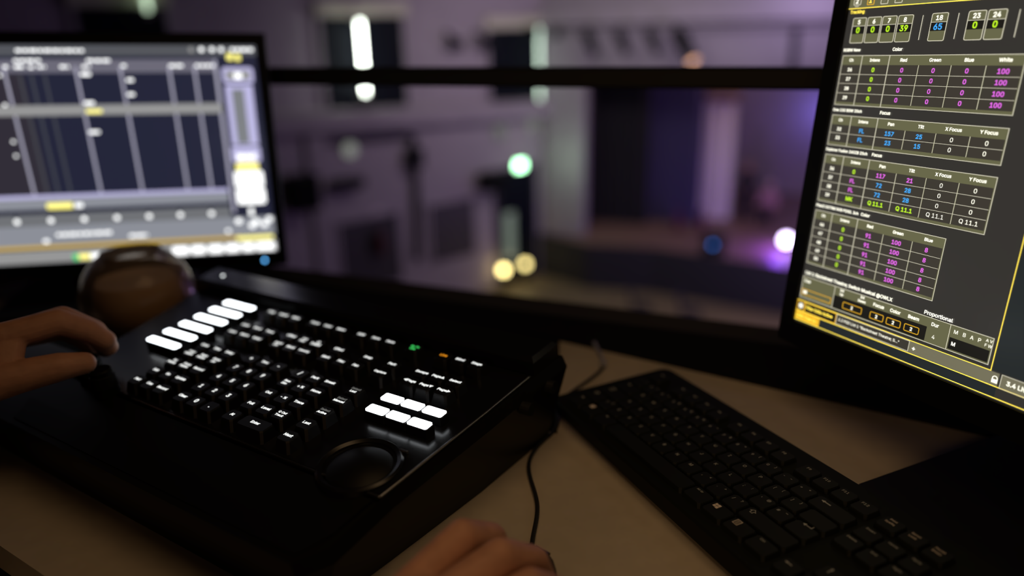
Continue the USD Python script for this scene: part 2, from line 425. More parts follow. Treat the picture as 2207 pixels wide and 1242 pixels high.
# lit white soft keys: two rows of three on the right, six bars on the left
for v in (3.28, 4.28):
    for u in (9.12, 10.30, 11.48):
        k = part(console, 'soft_key', CF(cbx((u - .57) * U, (u + .57) * U, (v - .30) * U, (v + .26) * U, -.0108, -.0022, .0008)), KEYC)
        part(k, 'lit_cap', CF(ext(rrect((u - .53) * U, (u + .53) * U, (v - .27) * U, (v + .23) * U, .0016), -.0024, -.0010)), BAR_L)
        part(k, 'printed_legend', CF(txt(('Label' if v > 4 else 'Store'), u * U, (v + .43) * U, .0022, -.0105)), DARKINK)
for i in range(6):
    u, v = -6.17 - .03 * i, 3.13 + 1.03 * i
    k = part(console, 'bar_key', CF(cbx((u - 1.32) * U, (u + 1.32) * U, (v - .27) * U, (v + .27) * U, -.0108, -.0016, .0008)), KEYC)
    part(k, 'lit_cap', CF(ext(rrect((u - 1.27) * U, (u + 1.27) * U, (v - .22) * U, (v + .22) * U, .002), -.0018, -.0002)), BAR_L)

# dial with a dished rim beside the lit keys, encoder under the hand, indicator lamp at the back
off = lambda m, u, v: (V(m)[0] + [u * U, v * U, 0], V(m)[1])
part(console, 'dial_surround', CF(off(lathe([(.0275, -.0155), (.0335, -.0155), (.0335, -.0088), (.0315, -.0072), (.0285, -.0086), (.0275, -.0155)], 56), 10.75, .30)), GLOSS, smooth=40)
part(console, 'dial', CF(off(lathe([(0, -.0050), (.010, -.0056), (.020, -.0076), (.0265, -.0108), (.0265, -.0155), (0, -.0155)], 56), 10.75, .30)), SATIN, smooth=40)
part(console, 'dial_marker', CF(cbx(11.6 * U, 12.0 * U, 1.72 * U, 1.84 * U, -.0104, -.0072, .0003)), EDGE)
for u, v in ((-4.95, -.95), (-6.9, -.55)):
    e = part(console, 'encoder', CF((lambda a, f: (a + [u * U, v * U, 0], f))(*V(lathe([(0, .0135), (.0085, .0135), (.0102, .0122), (.0108, -.004), (.0118, -.0125), (0, -.0130)], 40)))), SATIN, smooth=35)
    part(e, 'grip_ring', CF((lambda a, f: (a + [u * U, v * U, 0], f))(*V(lathe([(.0104, .0080), (.0113, .0074), (.0117, -.0040), (.0108, -.0046), (.0104, .0080)], 40)))), BLACK)
part(console, 'indicator_and_glint', CF(ext(Point(-10.85 * U, 10.7 * U).buffer(.0016), .0038, .0048)), emat('white_indicator', (235, 240, 240), 3.0))
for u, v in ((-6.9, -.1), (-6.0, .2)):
    part(console, 'indicator_and_glint', CF(ext(Point(u * U - .012, v * U - .006).buffer(.0010), -.0106, -.0098)), WHITE_L)  # tiny glowing dots painted in as glints beside the knobs

# ------------------------------------------------------------------ computer keyboard
KF = Frame((.0649, .6961, .7766), (.4115, -.9111, .0227), (.9110, .4119, .0181), (-.0259, .0132, .9996))
zk = lambda x, y: (.7504 - .7766 - x * .0227 - y * .0181) / .9996
keyboard = thing('keyboard', KF.p(11 * U, 2.5 * U, zk(11 * U, 2.5 * U)), 'black full-size computer keyboard with grey legends, angled across the desk', 'keyboard')
kx0, kx1, ky0, ky1 = -.75 * U, 22.9 * U, -1.25 * U, 6.55 * U
kp = rrect(kx0, kx1, ky0, ky1, .012, 4); kb_ = kp.buffer(-.003)
part(keyboard, 'case', KF(hull([(x, y, -.0062) for x, y in kp.exterior.coords] + [(x, y, -.0045) for x, y in kp.buffer(-.0018).exterior.coords] + [(x, y, zk(x, y) + .0055) for x, y in kb_.exterior.coords])), KEYB, smooth=30)
for fx, fy in ((2.2, -.6), (2.2, 5.6), (20.5, -.6), (20.5, 5.6)):
    part(keyboard, 'rubber_foot', KF(hull([(fx * U + a, fy * U + b, zk(fx * U + a, fy * U + b) + c) for a in (-.015, .015) for b in (-.004, .004) for c in (0, .0060)])), RUBBER)


def arrow(x, y, w, ang, head=.45):
    g = union_all([sbox(-w / 2, -w * .06, w / 2, w * .06), Polygon([(-w / 2 - w * .02, 0), (-w / 2 + w * head * .7, w * head * .42), (-w / 2 + w * head * .7, -w * head * .42)])])
    return affinity.translate(affinity.rotate(g, ang, origin=(0, 0)), x, y)


LX, LY = -.30, .24        # legend corner offset from the key centre, in key units
K_OFF = (-.10, -.14)      # key centres relative to the label grid


def kkey(x, y, w, legend=None, d=1.0, ink=INK, h=.0032, name='key'):
    """x, y: key centre in key units on the label grid; legend: list of (text, dx, dy, scale) or shapely"""
    x, y = x + .14, y - .16
    pts = []
    for hw, hd, z, r in ((w - .06, d - .06, -.0046, .08), (w - .14, d - .14, -.0010, .1), (w - .19, d - .19, -.0003, .1)):
        for sx in (-1, 1):
            for sy in (-1, 1):
                a, b = sx * hw / 2, sy * hd / 2
                pts += [((x + a - sx * r) * U, (y + b) * U, z), ((x + a) * U, (y + b - sy * r) * U, z)]
    k = part(keyboard, name, KF(hull(pts)), KEYK)
    if legend:
        ms = []
        for it in legend:
            if isinstance(it, tuple):
                s, dx, dy, sc = it
                ms.append(txt(s, (x - w / 2 + .36 + dx) * U, (y + .16 + dy) * U, h * sc, -.0003, d=.00012))
            else:
                ms.append(ext(affinity.translate(it, (x - w / 2 + .36) * U, (y + .16) * U), -.0003, -.0002))
        part(k, 'legend', KF(cat_(ms)), ink)
    return k


L1 = lambda s: [(s, 0, 0, 1.0)]
L2 = lambda a, b: [(a, -.10, -.02, .9), (b, .26, .10, .85)]
small = lambda *s: [(t, .06, .10 - .22 * i, .62) for i, t in enumerate(s)]
# number row (UK legends)
for i, (a, b) in enumerate((('`', '\u00ac'), ('1', '!'), ('2', '"'), ('3', '\u00a3'), ('4', '$'), ('5', '%'), ('6', '^'), ('7', '&'), ('8', '*'), ('9', '('), ('0', ')'), ('-', '_'), ('=', '+'))):
    kkey(.5 + i, 4, 1, L2(a, b))
kkey(14, 4, 2, [arrow(.004, 0, .0085, 0)])
kkey(.75, 3, 1.5, small('Tab'))
for i, s in enumerate('QWERTYUIOP'): kkey(2 + i, 3, 1, L1(s))
kkey(12, 3, 1, L2('[', '{')); kkey(13, 3, 1, L2(']', '}'))
kkey(.875, 2, 1.75, small('Caps', 'Lock'))
for i, s in enumerate('ASDFGHJKL'): kkey(2.25 + i, 2, 1, L1(s))
kkey(11.25, 2, 1, L2(';', ':')); kkey(12.25, 2, 1, L2("'", '@')); kkey(13.25, 2, 1, L2('#', '~'))
ent = union_all([sbox(-.003, -.0003, .004, .0003), sbox(.0035, -.0003, .0041, .0030), Polygon([(-.004, 0), (-.0015, .0016), (-.0015, -.0016)])])
kkey(14.375, 2.0, 1.25, [affinity.translate(ent, .004, .004)], d=1.0, name='enter_key'); kkey(14.25, 3.0, 1.5, None, name='enter_key_upper')
shf = ring2d(union_all([Polygon([(0, .0032), (.0032, .0002), (-.0032, .0002)]), sbox(-.0014, -.0022, .0014, .0004)]), .0005)
kkey(.625, 1, 1.25, [shf])
kkey(1.75, 1, 1, L2('\\', '|'))
for i, s in enumerate('ZXCVBNM'): kkey(2.75 + i, 1, 1, L1(s))
kkey(9.75, 1, 1, L2(',', '<')); kkey(10.75, 1, 1, L2('.', '>')); kkey(11.75, 1, 1, L2('/', '?'))
kkey(13.625, 1, 2.75, [shf])
win = union_all([sbox(-.0026, .0003, -.0002, .0025), sbox(.0002, .0003, .0028, .0028), sbox(-.0026, -.0024, -.0002, -.0001), sbox(.0002, -.0027, .0028, -.0001)])
menu = union_all([ring2d(sbox(-.0026, -.0032, .0026, .0032), .0005)] + [sbox(-.0014, y, .0014, y + .0004) for y in (-.0016, -.0002, .0012)])
for x, w, lg, ink in ((.625, 1.25, small('Ctrl'), INK), (1.875, 1.25, [win], INKW), (3.125, 1.25, small('Alt'), INK), (6.875, 6.25, None, INK), (10.625, 1.25, small('Alt Gr'), INK), (11.875, 1.25, [win], INKW), (13.125, 1.25, [menu], INKW), (14.375, 1.25, small('Ctrl'), INK)):
    kkey(x, 0, w, lg, ink=ink, name='space_bar' if w > 6 else 'key')
kkey(.5, 5.25, 1, small('Esc'))
for i in range(12): kkey(2.5 + i + .5 * (i // 4), 5.25, 1, [(f'F{i + 1}', .02, .04, .8)])
for i, s in enumerate((('Print', 'SysRq'), ('Scroll', 'Lock'), ('Pause', 'Break'))): kkey(15.75 + i, 5.25, 1, small(*s), ink=INKW)
for i, s in enumerate((('Insert',), ('Home',), ('PgUp',))): kkey(15.75 + i, 4, 1, small(*s))
for i, s in enumerate((('Delete',), ('End',), ('PgDn',))): kkey(15.75 + i, 3, 1, small(*s))
kkey(16.75, 1, 1, [arrow(0, 0, .006, -90)])
for i, a in enumerate((0, 90, 180)): kkey(15.75 + i, 0, 1, [arrow(0, 0, .006, a)])
for j, row in enumerate((('0', None, '.'), ('1', '2', '3'), ('4', '5', '6'), ('7', '8', '9'), ('Num', '/', '*'))):
    for i, s in enumerate(row):
        if s: kkey(18.9 + i + (.5 if j == 0 and i == 0 else 0), j, 2 if j == 0 and i == 0 else 1, L1(s) if len(s) == 1 else small(s, 'Lock'))
kkey(21.9, 4, 1, L1('-')); kkey(21.9, 2.5, 1, L1('+'), d=2); kkey(21.9, .5, 1, small('Enter'), d=2)

# ------------------------------------------------------------------ mouse, cable, plug
MF = Frame((-.004, .415, .7505), (.955, -.297, 0), (.297, .955, 0), (0, 0, 1))
mouse = thing('mouse', MF.o, 'black wired computer mouse under the right hand', 'mouse')
mp = [(.92 * rx * math.cos(a) * (1 + .12 * math.sin(a)), ry * math.sin(a), z) for z, rx, ry in ((0, .029, .053), (.006, .031, .056), (.018, .029, .053), (.028, .022, .043), (.034, .012, .026)) for a in np.linspace(0, 2 * math.pi, 28, endpoint=False)]
part(mouse, 'shell', MF(hull(mp)), BLACK, smooth=40)
for s in (-1, 1): part(mouse, 'button', MF(hull([(s * .004, .012, .033), (s * .018, .014, .0285), (s * .004, .050, .021), (s * .015, .047, .019), (s * .004, .012, .0345), (s * .017, .014, .030), (s * .004, .048, .0235), (s * .014, .045, .0215)])), SATIN)
part(mouse, 'scroll_wheel', MF(trimesh.creation.cylinder(radius=.010, height=.005, sections=24, transform=trimesh.transformations.translation_matrix((0, .030, .0235)) @ trimesh.transformations.rotation_matrix(math.pi / 2, (0, 1, 0)))), RUBBER)
cab = spline([MF.p(0, .054, .008), (.0125, .497, .753), (.0174, .537, .7528), (.0121, .6016, .7528), (.0270, .6425, .7523), (.0420, .668, .7523), (.0470, .715, .7523), (.066, .748, .7523), (.09, .7779, .7528), (.1070, .806, .7528)], 10)
cable = single('mouse_cable', tube(cab, .0019, 10), RUBBER, 'thin black mouse cable curving over the desk between console and keyboard', 'cable', smooth=True)
plug = thing('cable_plug', (.1076, .8108, .7505), 'small pale grey plug at the far end of the mouse cable', 'plug')
part(plug, 'body', tube([(.1068, .805, .755), (.1078, .815, .755)], .0042, 14), DULL, smooth=30)
part(plug, 'lead', tube([(.1078, .815, .755), (.1080, .835, .7545), (.1055, .858, .7545), (.1040, .876, .7545)], .0022, 10), DULL, smooth=True)
# ------------------------------------------------------------------ the two monitors
SCR_W, SCR_H = .553, .311
mm = .001
Y_W = emat('screen_white', (255, 252, 232), 1.35); Y_G = emat('screen_green', (186, 236, 40), 1.2); Y_M = emat('screen_magenta', (238, 110, 240), 1.0)
Y_B = emat('screen_blue', (70, 175, 255), 1.0); Y_Y = emat('screen_yellow', (250, 222, 80), 1.5); Y_O = emat('screen_amber', (230, 175, 40), 1.15)
Y_LN = emat('screen_pale_lines', (205, 200, 178), 1.15); Y_LD = emat('screen_dim_lines', (128, 125, 110), .9)
Y_BG = emat('screen_dark_grey', (53, 51, 48), 1.0, .22); Y_HD = emat('screen_olive_band', (104, 103, 74), 1.0, .25); Y_CL = emat('screen_dark_cell', (62, 58, 51), 1.0, .25)
Y_BK = emat('screen_black_cell', (28, 27, 24), 1.0, .25); Y_GB = emat('screen_grey_band', (118, 114, 92), 1.0, .25); Y_SD = emat('screen_slate', (38, 43, 44), 1.0, .22)


class Screen:
    """collects flat marks in screen millimetres, x right and y up, in layers on a panel"""
    def __init__(self): self.m = {}
    def add(self, name, mesh, m): self.m.setdefault(name, (m, []))[1].append(mesh)
    def rect(self, name, m, x0, x1, y0, y1, z): self.add(name, bx(x0, x1, y0, y1, z, z + .12), m)
    def frame(self, name, m, x0, x1, y0, y1, w, z, r=0):
        g = rrect(x0, x1, y0, y1, r, 4) if r else sbox(x0, y0, x1, y1)
        self.add(name, ext(ring2d(g, w), z, z + .12), m)
    def poly(self, name, m, g, z): self.add(name, ext(g, z, z + .12), m)
    def text(self, name, m, s, x, y, h, al='c', bold=True, z=.6): self.add(name, txt(s, x, y, h, z, al, bold, .1), m)
    def build(self, panel, place):
        put = lambda v, f: place((np.stack([v[:, 0], -v[:, 2], v[:, 1]], 1) * mm, f))
        for name, (m, ms) in self.m.items():
            if any(w in name for w in ('figures', 'labels', 'lines', 'marks', 'columns', 'rule')) and len(ms) > 1:
                part(panel, name, put(*cat_(ms)), m, kind='stuff')
            else:
                one = {'olive_bands': 'olive_band', 'black_cells': 'black_cell', 'dark_cells': 'dark_cell', 'pale_frames': 'pale_frame', 'amber_frames': 'amber_frame', 'white_keys': 'white_key', 'lavender_frames': 'lavender_frame', 'grey_bands': 'grey_band'}.get(name, name)
                for q_ in ms: part(panel, one, put(*V(q_)), m)


def monitor(name, F, sx, sy, label, base_xy, base_yaw, base_size, base_dx=.0):
    """F: local frame on the screen plane (x right, y away from the viewer, z up the panel); screen spans sx[0]..sx[1], sy[0]..sy[1] metres"""
    bz = .7505
    t = thing(name, (base_xy[0], base_xy[1], bz), label, 'computer monitor')
    o, i = (sx[0] - .016, sx[1] + .014, sy[0] - .024, sy[1] + .014), (sx[0], sx[1], sy[0], sy[1])
    ring = sbox(o[0], o[2], o[1], o[3]).buffer(-.004).buffer(.004, quad_segs=3).difference(sbox(i[0], i[2], i[1], i[3]))
    v, f = V(ext(ring, 0, .014)); v = np.stack([v[:, 0], .011 - v[:, 2], v[:, 1]], 1)
    part(t, 'bezel', F((v, f[:, ::-1])), SATIN)
    cx, cz = (sx[0] + sx[1]) / 2, (sy[0] + sy[1]) / 2
    part(t, 'back_cover', F(hull([(x, y, z) for x, z in ((o[0], o[2]), (o[1], o[2]), (o[1], o[3]), (o[0], o[3])) for y in (.0112, .020)] + [(cx + a * .17, .048, cz + b * .10) for a in (-1, 1) for b in (-1, 1)])), BLACK)
    pan = part(t, 'screen', F(bx(i[0], i[1], .0003, .0110, i[2], i[3])), None)
    n0 = F.p(cx, .05, cz)
    c, s_ = math.cos(base_yaw), math.sin(base_yaw); BXY = Frame((base_xy[0], base_xy[1], 0), (c, s_, 0), (-s_, c, 0), ZUP)
    part(t, 'neck', hull(list(V(BXY(bx(-.035, .035, .03, .055, bz + .008, bz + .012)))[0]) + [F.p(cx + a, yy, cz - .03 + b) for a in (-.03, .03) for yy in (.048, .075) for b in (-.03, .03)]), BLACK)
    bw, bd0, bd1 = base_size
    part(t, 'base', BXY((lambda m: m)(hull([(x, y, bz) for x, y in rrect(-bw / 2, bw / 2, bd0, bd1, .006).exterior.coords] + [(x, y, bz + .011) for x, y in rrect(-bw / 2 + .002, bw / 2 - .002, bd0 + .002, bd1 - .002, .006).exterior.coords]))), BLACK)
    return t, pan


# right monitor: its screen faces the operator on the left
RF = Frame((.2847, .6980, .8640), (.4090, -.9120, .0300), (.9081, .4036, -.1114), (.0895, .0728, .9933))
cxr = .0025 + SCR_W / 2
bpos = RF.p(cxr, 0, 0)
rmon, rpan = monitor('monitor', RF, (.0025, .0025 + SCR_W), (-.0095, -.0095 + SCR_H), 'black monitor on the right showing channel tables in yellow, green and magenta figures', (bpos[0] + .0, bpos[1] + .0), math.atan2(-.912, .409), (.275, -.06, .138))
from pxr import UsdShade
UsdShade.MaterialBindingAPI.Apply(rpan.prim).Bind(Y_BG)
S = Screen(); R1, R2 = 2.5, 555.5
# top bar with display tabs
S.rect('toolbar', Y_HD, R1, R2, 286.6, 301.5, .05); S.rect('yellow_rule', Y_Y, R1, R2, 285.9, 286.6, .2)
S.frame('pale_frames', Y_LN, 7, 15, 288.9, 296, .6, .3, 1.2); S.rect('pale_frames', Y_LN, 9, 13, 287.6, 288.2, .3); S.text('white_figures', Y_W, '2', 11, 292.4, 4)
S.frame('amber_frames', Y_O, 21.6, 29, 288.4, 296, .6, .3, .8); S.text('amber_figures', Y_Y, '1', 25.3, 292.2, 4)
for x, n in ((39.5, '3'), (53.6, '4')): S.frame('pale_frames', Y_LN, x - 3.8, x + 3.8, 288.2, 296, .6, .3, .8); S.text('pale_figures', Y_LD, n, x, 292, 3.6)
S.text('amber_figures', Y_O, 'Tracking', 5.2, 283.3, 2.7, 'l')
# channel tiles
for x, n, val, c in ((9.7, '5', '0', 'g'), (25.5, '6', '0', 'g'), (41, '7', '0', 'g'), (56.7, '8', '39', 'g'), (88.0, '18', '65', 'b'), (119.2, '23', '0', 'g'), (135.0, '24', '0', 'g')):
    S.rect('olive_bands', Y_HD, x, x + 14.6, 256.6, 278, .05); S.rect('black_cells', Y_BK, x + .3, x + 14.3, 264.4, 271, .12)
    S.frame('pale_frames', Y_LN, x, x + 14.6, 256.4, 278.2, .55, .3, 1.6); S.rect('pale_frames', Y_LN, x + .4, x + 14.2, 270.9, 271.3, .3)
    S.text('white_figures', Y_W, n, x + 7.4, 274.4, 3.6)
    S.text('green_figures' if c == 'g' else 'blue_figures', Y_G if c == 'g' else Y_B, val, x + 7.5, 267.6, 4.6)
for x in (79.9, 111.2, 158.6, 205, 240): S.rect('dim_lines', Y_LN, x - .3, x + .3, 257.7, 277.1, .3)


def table(title, sub, top, bot, hdr, rowys, cols, xr, heads, rows, foot):
    S.text('white_labels', Y_W, title, 5, top + 4.6, 2.5, 'l'); S.text('white_labels', Y_W, sub, 62, top + 4.7, 2.7)
    S.rect('olive_bands', Y_HD, 5.2, xr, bot, top, .05)
    xs = [5.2] + cols + [xr]
    for c in range(len(xs) - 1):
        S.rect('dark_cells', Y_CL, xs[c] + .5, xs[c + 1] - (.6 if c < len(xs) - 2 else 1.4), foot, hdr, .12)
    S.frame('pale_frames', Y_LN, 5.2, xr, bot, top, .5, .3)
    for c in cols[:2]: S.rect('pale_frames', Y_LN, c - .3, c + .3, bot, top, .3)
    for c in cols[2:]: S.rect('dim_lines', Y_LD, c - .17, c + .17, foot, hdr, .28)
    for y in rowys: S.rect('dim_lines', Y_LD, 5.6, xr - 1.4, y - .17, y + .17, .28)
    cxs = [(xs[i] + xs[i + 1]) / 2 for i in range(len(xs) - 1)]
    cxs[0], cxs[1] = 16, 41.2
    for x, h in zip(cxs, heads): S.text('white_labels', Y_W, h, x, (top + hdr) / 2, 2.5 if h in ('Ch', 'Intens') else 2.7)
    ys = [hdr] + rowys + [foot]
    for r, row in enumerate(rows):
        for x, (s, c) in zip(cxs, row):
            nm, m = {'w': ('white_figures', Y_W), 'g': ('green_figures', Y_G), 'm': ('magenta_figures', Y_M), 'b': ('blue_figures', Y_B)}[c]
            S.text(nm, m, s, x, (ys[r] + ys[r + 1]) / 2, 3.6 if x > 30 else 2.9, bold=c != 'w' or x < 30)


r = lambda ch, *v: [(ch, 'w')] + [((a[1:], a[0]) if a[0] in 'gmbw' else (a, 'w')) for a in v]
table('RGBW New', 'Color', 246, 202.1, 237.7, [229.5, 221.4, 212.9], [27.0, 55.5, 84.9, 113.9, 142.6], 171.2, ('Ch', 'Intens', 'Red', 'Green', 'Blue', 'White'),
      [r(c, 'g0', 'm0', 'm0', 'm0', 'm100') for c in ('26', '27', '28', '29')], 205.0)
table('One 150 BSW 20ch', 'Focus', 193.1, 165.4, 184.5, [176.8], [27.1, 55.7, 84.7, 113.3, 142.5], 171.2, ('Ch', 'Intens', 'Pan', 'Tilt', 'X Focus', 'Y Focus'),
      [r('32', 'bFL', 'b157', 'b25', 'w0', 'w0'), r('33', 'bFL', 'b23', 'b15', 'w0', 'w0')], 168.7)
table('Explorer Fusion 260ZB 25ch', 'Focus', 156.8, 112.4, 148.3, [140.1, 131.6, 123.5], [26.8, 55.3, 84.6, 113.2, 142.1], 171.2, ('Ch', 'Intens', 'Pan', 'Tilt', 'X Focus', 'Y Focus'),
      [r('36', 'g0', 'm117', 'm21', 'w0', 'w0'), r('37', 'mFL', 'b72', 'b28', 'w0', 'w0'), r('38', 'mFL', 'b72', 'b28', 'w0', 'w0'), r('39', 'gMK', 'gQ 11.1', 'gQ 11.1', 'wQ 11.1', 'wQ 11.1')], 115.3)
table('Pixel3 DSTRM RGB PIXEL 3ch', 'Color', 103.4, 50.5, 94.8, [86.3, 77.6, 68.9, 60.9], [25.8, 54.9, 83.8, 112.8], 141.7, ('Ch', 'Intens', 'Red', 'Green', 'Blue'),
      [r(c, 'g0', 'm91', 'm100', 'm8') for c in ('46', '47', '48', '49', '50')], 53.2)
# cue list panel
S.text('white_labels', Y_W, 'List 1: Backstreet Theatre; Switch Musical @OWLX', 6.2, 41.2, 3.0, 'l'); S.text('white_labels', Y_W, 'Proportional', 150, 40.2, 3.2)
S.rect('olive_bands', Y_HD, 4.4, 197.6, 15.4, 37.1, .05); S.frame('pale_frames', Y_LN, 4.4, 197.6, 15.4, 37.1, .5, .3)
S.rect('black_cells', Y_CL, 44.6, 142, 16.4, 28.6, .12)
for x in (44.2, 161.8): S.rect('pale_frames', Y_LN, x - .25, x + .25, 15.4, 37.1, .3)
S.text('white_labels', Y_W, 'Cue', 11, 33, 2.8); S.frame('amber_frames', Y_Y, 5.4, 42, 18.6, 24.4, .6, .3); S.rect('white_labels', Y_W, 7.5, 12, 20, 23, .3)
for x, a, b in ((52.9, 'Int', 'Up'), (76, 'Int', 'Down')): S.text('white_labels', Y_W, a, x, 34.9, 2.3); S.text('white_labels', Y_W, b, x, 31.2, 2.3)
for x, n in ((93.9, 'Focus'), (111, 'Color'), (129, 'Beam'), (149, 'Dur')): S.text('white_labels', Y_W, n, x, 32.2, 2.9)
for x0, x1 in ((56, 77.6), (86.5, 100.8), (103.8, 118.2), (121.6, 136)):
    S.rect('black_cells', Y_BK, x0, x1, 18.8, 25.2, .2); S.frame('amber_frames', Y_Y, x0, x1, 18.8, 25.2, .55, .35, 1.3); S.text('white_figures', Y_W, '2', (x0 + x1) / 2, 22, 3.0)
S.text('white_figures', Y_W, '4', 149.6, 22, 3.4, bold=False)
for x, n in ((167.3, 'M'), (174.4, 'B'), (180.7, 'A'), (186.9, 'P')): S.text('white_labels', Y_W, n, x, 32.1, 3.2, bold=False)
for y, n in ((34, 'A V'), (30, 'F W')): S.text('white_labels', Y_W, n, 194.4, y, 2.4, bold=False)
S.rect('black_cells', Y_BK, 163, 196.2, 17, 26.6, .2); S.text('white_figures', Y_W, 'M', 167.4, 22, 3.1)
# tab row, command line, yellow rules
S.rect('grey_bands', Y_GB, 12, 207.5, 1.6, 11.9, .05); S.rect('dark_band', Y_SD, 2.6, 207.5, -7.6, 1.0, .04)
S.rect('yellow_rule', Y_Y, 2.6, 200.8, 11.9, 12.5, .3); S.rect('yellow_rule', Y_Y, 2.6, R2, -8.1, -7.4, .3); S.rect('yellow_rule', Y_O, 2.6, R2, .8, 1.5, .3)
S.rect('yellow_rule', Y_Y, 200.2, 200.8, 12, 286, .3)
S.frame('amber_frames', Y_Y, 2.8, 12.4, 1.6, 12.0, .8, .35); S.poly('white_labels', Y_W, Point(7.6, 6.8).buffer(2.6), .35)
S.frame('amber_frames', Y_Y, 12.6, 51.6, 1.6, 11.9, .7, .35); S.rect('black_cells', Y_BK, 13.3, 51, 2.2, 11.4, .2); S.text('amber_figures', Y_Y, 'Filter Edits Active', 14.6, 7.2, 2.9, 'l')
S.frame('pale_frames', Y_LN, 52, 130, 2.2, 11.7, .45, .35); S.rect('dark_cells', Y_CL, 52.4, 129.6, 2.5, 11.4, .2); S.text('white_labels', Y_W, '2.2 PSD List 1 "Backstreet Theatre; S..."', 54.5, 7.4, 2.55, 'l', False)
S.text('white_labels', Y_W, '+', 135, 6.8, 4.0)
S.rect('yellow_band', Y_O, 2.6, 33, -7.4, .8, .2); S.text('amber_figures', Y_Y, 'LIVE: Cue 11 :', 3.5, -3.2, 3.0, 'l')
S.poly('white_labels', Y_W, ring2d(Point(205, 7.2).buffer(2.2), .7), .4); S.rect('white_labels', Y_W, 202.7, 207.3, 3.6, 6.6, .4)
S.frame('pale_frames', Y_LN, 209.4, 330, .9, 12.1, .4, .35); S.rect('grey_bands', Y_GB, 209.6, 330, 1.2, 11.8, .05); S.text('white_labels', Y_W, '3.4 Live Table', 214, 6.9, 3.4, 'l')
S.rect('slate_panel', Y_SD, 201.2, R2 - 1, 13, 285.4, .02)
S.build(rpan, RF)

# left monitor: faces the camera
LF = Frame((-.3695, 1.1300, .8140), (.9740, .2245, -.0296), (-.2207, .9704, .0983), (.0508, -.0892, .9947))
lp = LF.p(-SCR_W / 2, 0, 0)
lmon, lpan = monitor('monitor', LF, (-SCR_W, 0), (0, SCR_H), 'black monitor on the left showing a blue grid of white columns and dots', (lp[0], lp[1]), math.atan2(.2245, .974), (.26, -.05, .13))
Z_BG = emat('screen_navy', (36, 38, 58), 1.0, .3); Z_BL = emat('screen_plum', (50, 46, 56), 1.0, .3); Z_W = emat('screen_bright_white', (245, 246, 246), 1.7); Z_T = emat('screen_title_grey', (84, 86, 92), 1.0)
Z_H = emat('screen_header_grey', (108, 106, 120), 1.0); Z_V = emat('screen_column_grey', (165, 163, 182), 1.15); Z_VD = emat('screen_column_dim', (70, 72, 80), 1.0)
Z_B = emat('screen_band_grey', (150, 150, 150), 1.0); Z_L = emat('screen_lower_grey', (140, 143, 152), 1.0); Z_LM = emat('screen_mid_grey', (112, 114, 118), 1.0); Z_P = emat('screen_lavender', (182, 178, 218), 1.1)
Z_Y = emat('screen_soft_yellow', (250, 240, 130), 1.4); Z_G = emat('screen_mint', (60, 220, 120), 1.1); Z_O = emat('screen_gold_line', (205, 170, 70), 1.0); Z_S = emat('screen_scroll_grey', (125, 128, 132), 1.0)
UsdShade.MaterialBindingAPI.Apply(lpan.prim).Bind(Z_BG)
S = Screen(); X0 = -552.5


def dashes(name, m, x0, x1, y, h=3.4):
    """a run of writing too small and blurred to read: one mark per word"""
    x = x0
    while x < x1 - .5:
        w = min(random.uniform(5, 12), x1 - x)
        S.poly(name, m, rrect(x, x + max(w, 2.2), y - h / 2, y + h / 2, 1.0, 2), .5); x += w + 1.4


S.rect('plum_panel', Z_BL, X0, -300, 105, 273, .02)
S.rect('title_bar', Z_T, X0, -.5, 296, 310.5, .05); dashes('white_marks', Z_W, -303, -221, 303); dashes('white_marks', Z_W, -34, -4, 304.6, 4.2)
for x in (-72, -58, -46): S.poly('white_marks', Z_W, Point(x, 304.8).buffer(3), .5)
S.rect('grey_marks', Z_B, -88, -83, 301, 308, .5)
S.rect('header_band', Z_H, X0, -56, 274, 291.5, .05)
for a, b, y in ((-308, -276, 290), (-220, -191, 290), (-322, -316, 282), (-309, -298, 282), (-292, -286, 281.5), (-281, -272, 282), (-254, -243, 282), (-227, -217, 282), (-178, -172, 283), (-117, -98, 283), (-83, -58, 283), (-400, -340, 282), (-460, -420, 290)): dashes('white_marks', Z_W, a, b, y)
for x in (-322, -235.5, -180, -117.5, -84.5, -400, -470): S.rect('white_columns', Z_V, x - 1.5, x + 1.5, 104, 282, .2)
S.rect('white_columns', Z_V, -58.5, -54.5, 66, 291, .2)
for x in (-305, -291, -275): S.rect('dim_columns', Z_VD, x - 1.6, x + 1.6, 105, 272, .1)
S.rect('grey_band', Z_B, X0, -55, 217, 231, .3); S.rect('yellow_marks', Z_Y, -233, -213, 219.5, 224.5, .5)
for x, y, w in ((-224.5, 272, 13), (-170, 264, 9), (-172, 244.5, 9), (-227, 233.5, 13), (-228, 193, 14), (-332, 182, 4), (-333, 162, 4), (-331, 232, 4), (-328, 271, 3)): S.poly('white_marks', Z_W if w > 10 else Z_V, rrect(x - w / 2, x + w / 2, y - 2, y + 2, 1.6, 2), .5)
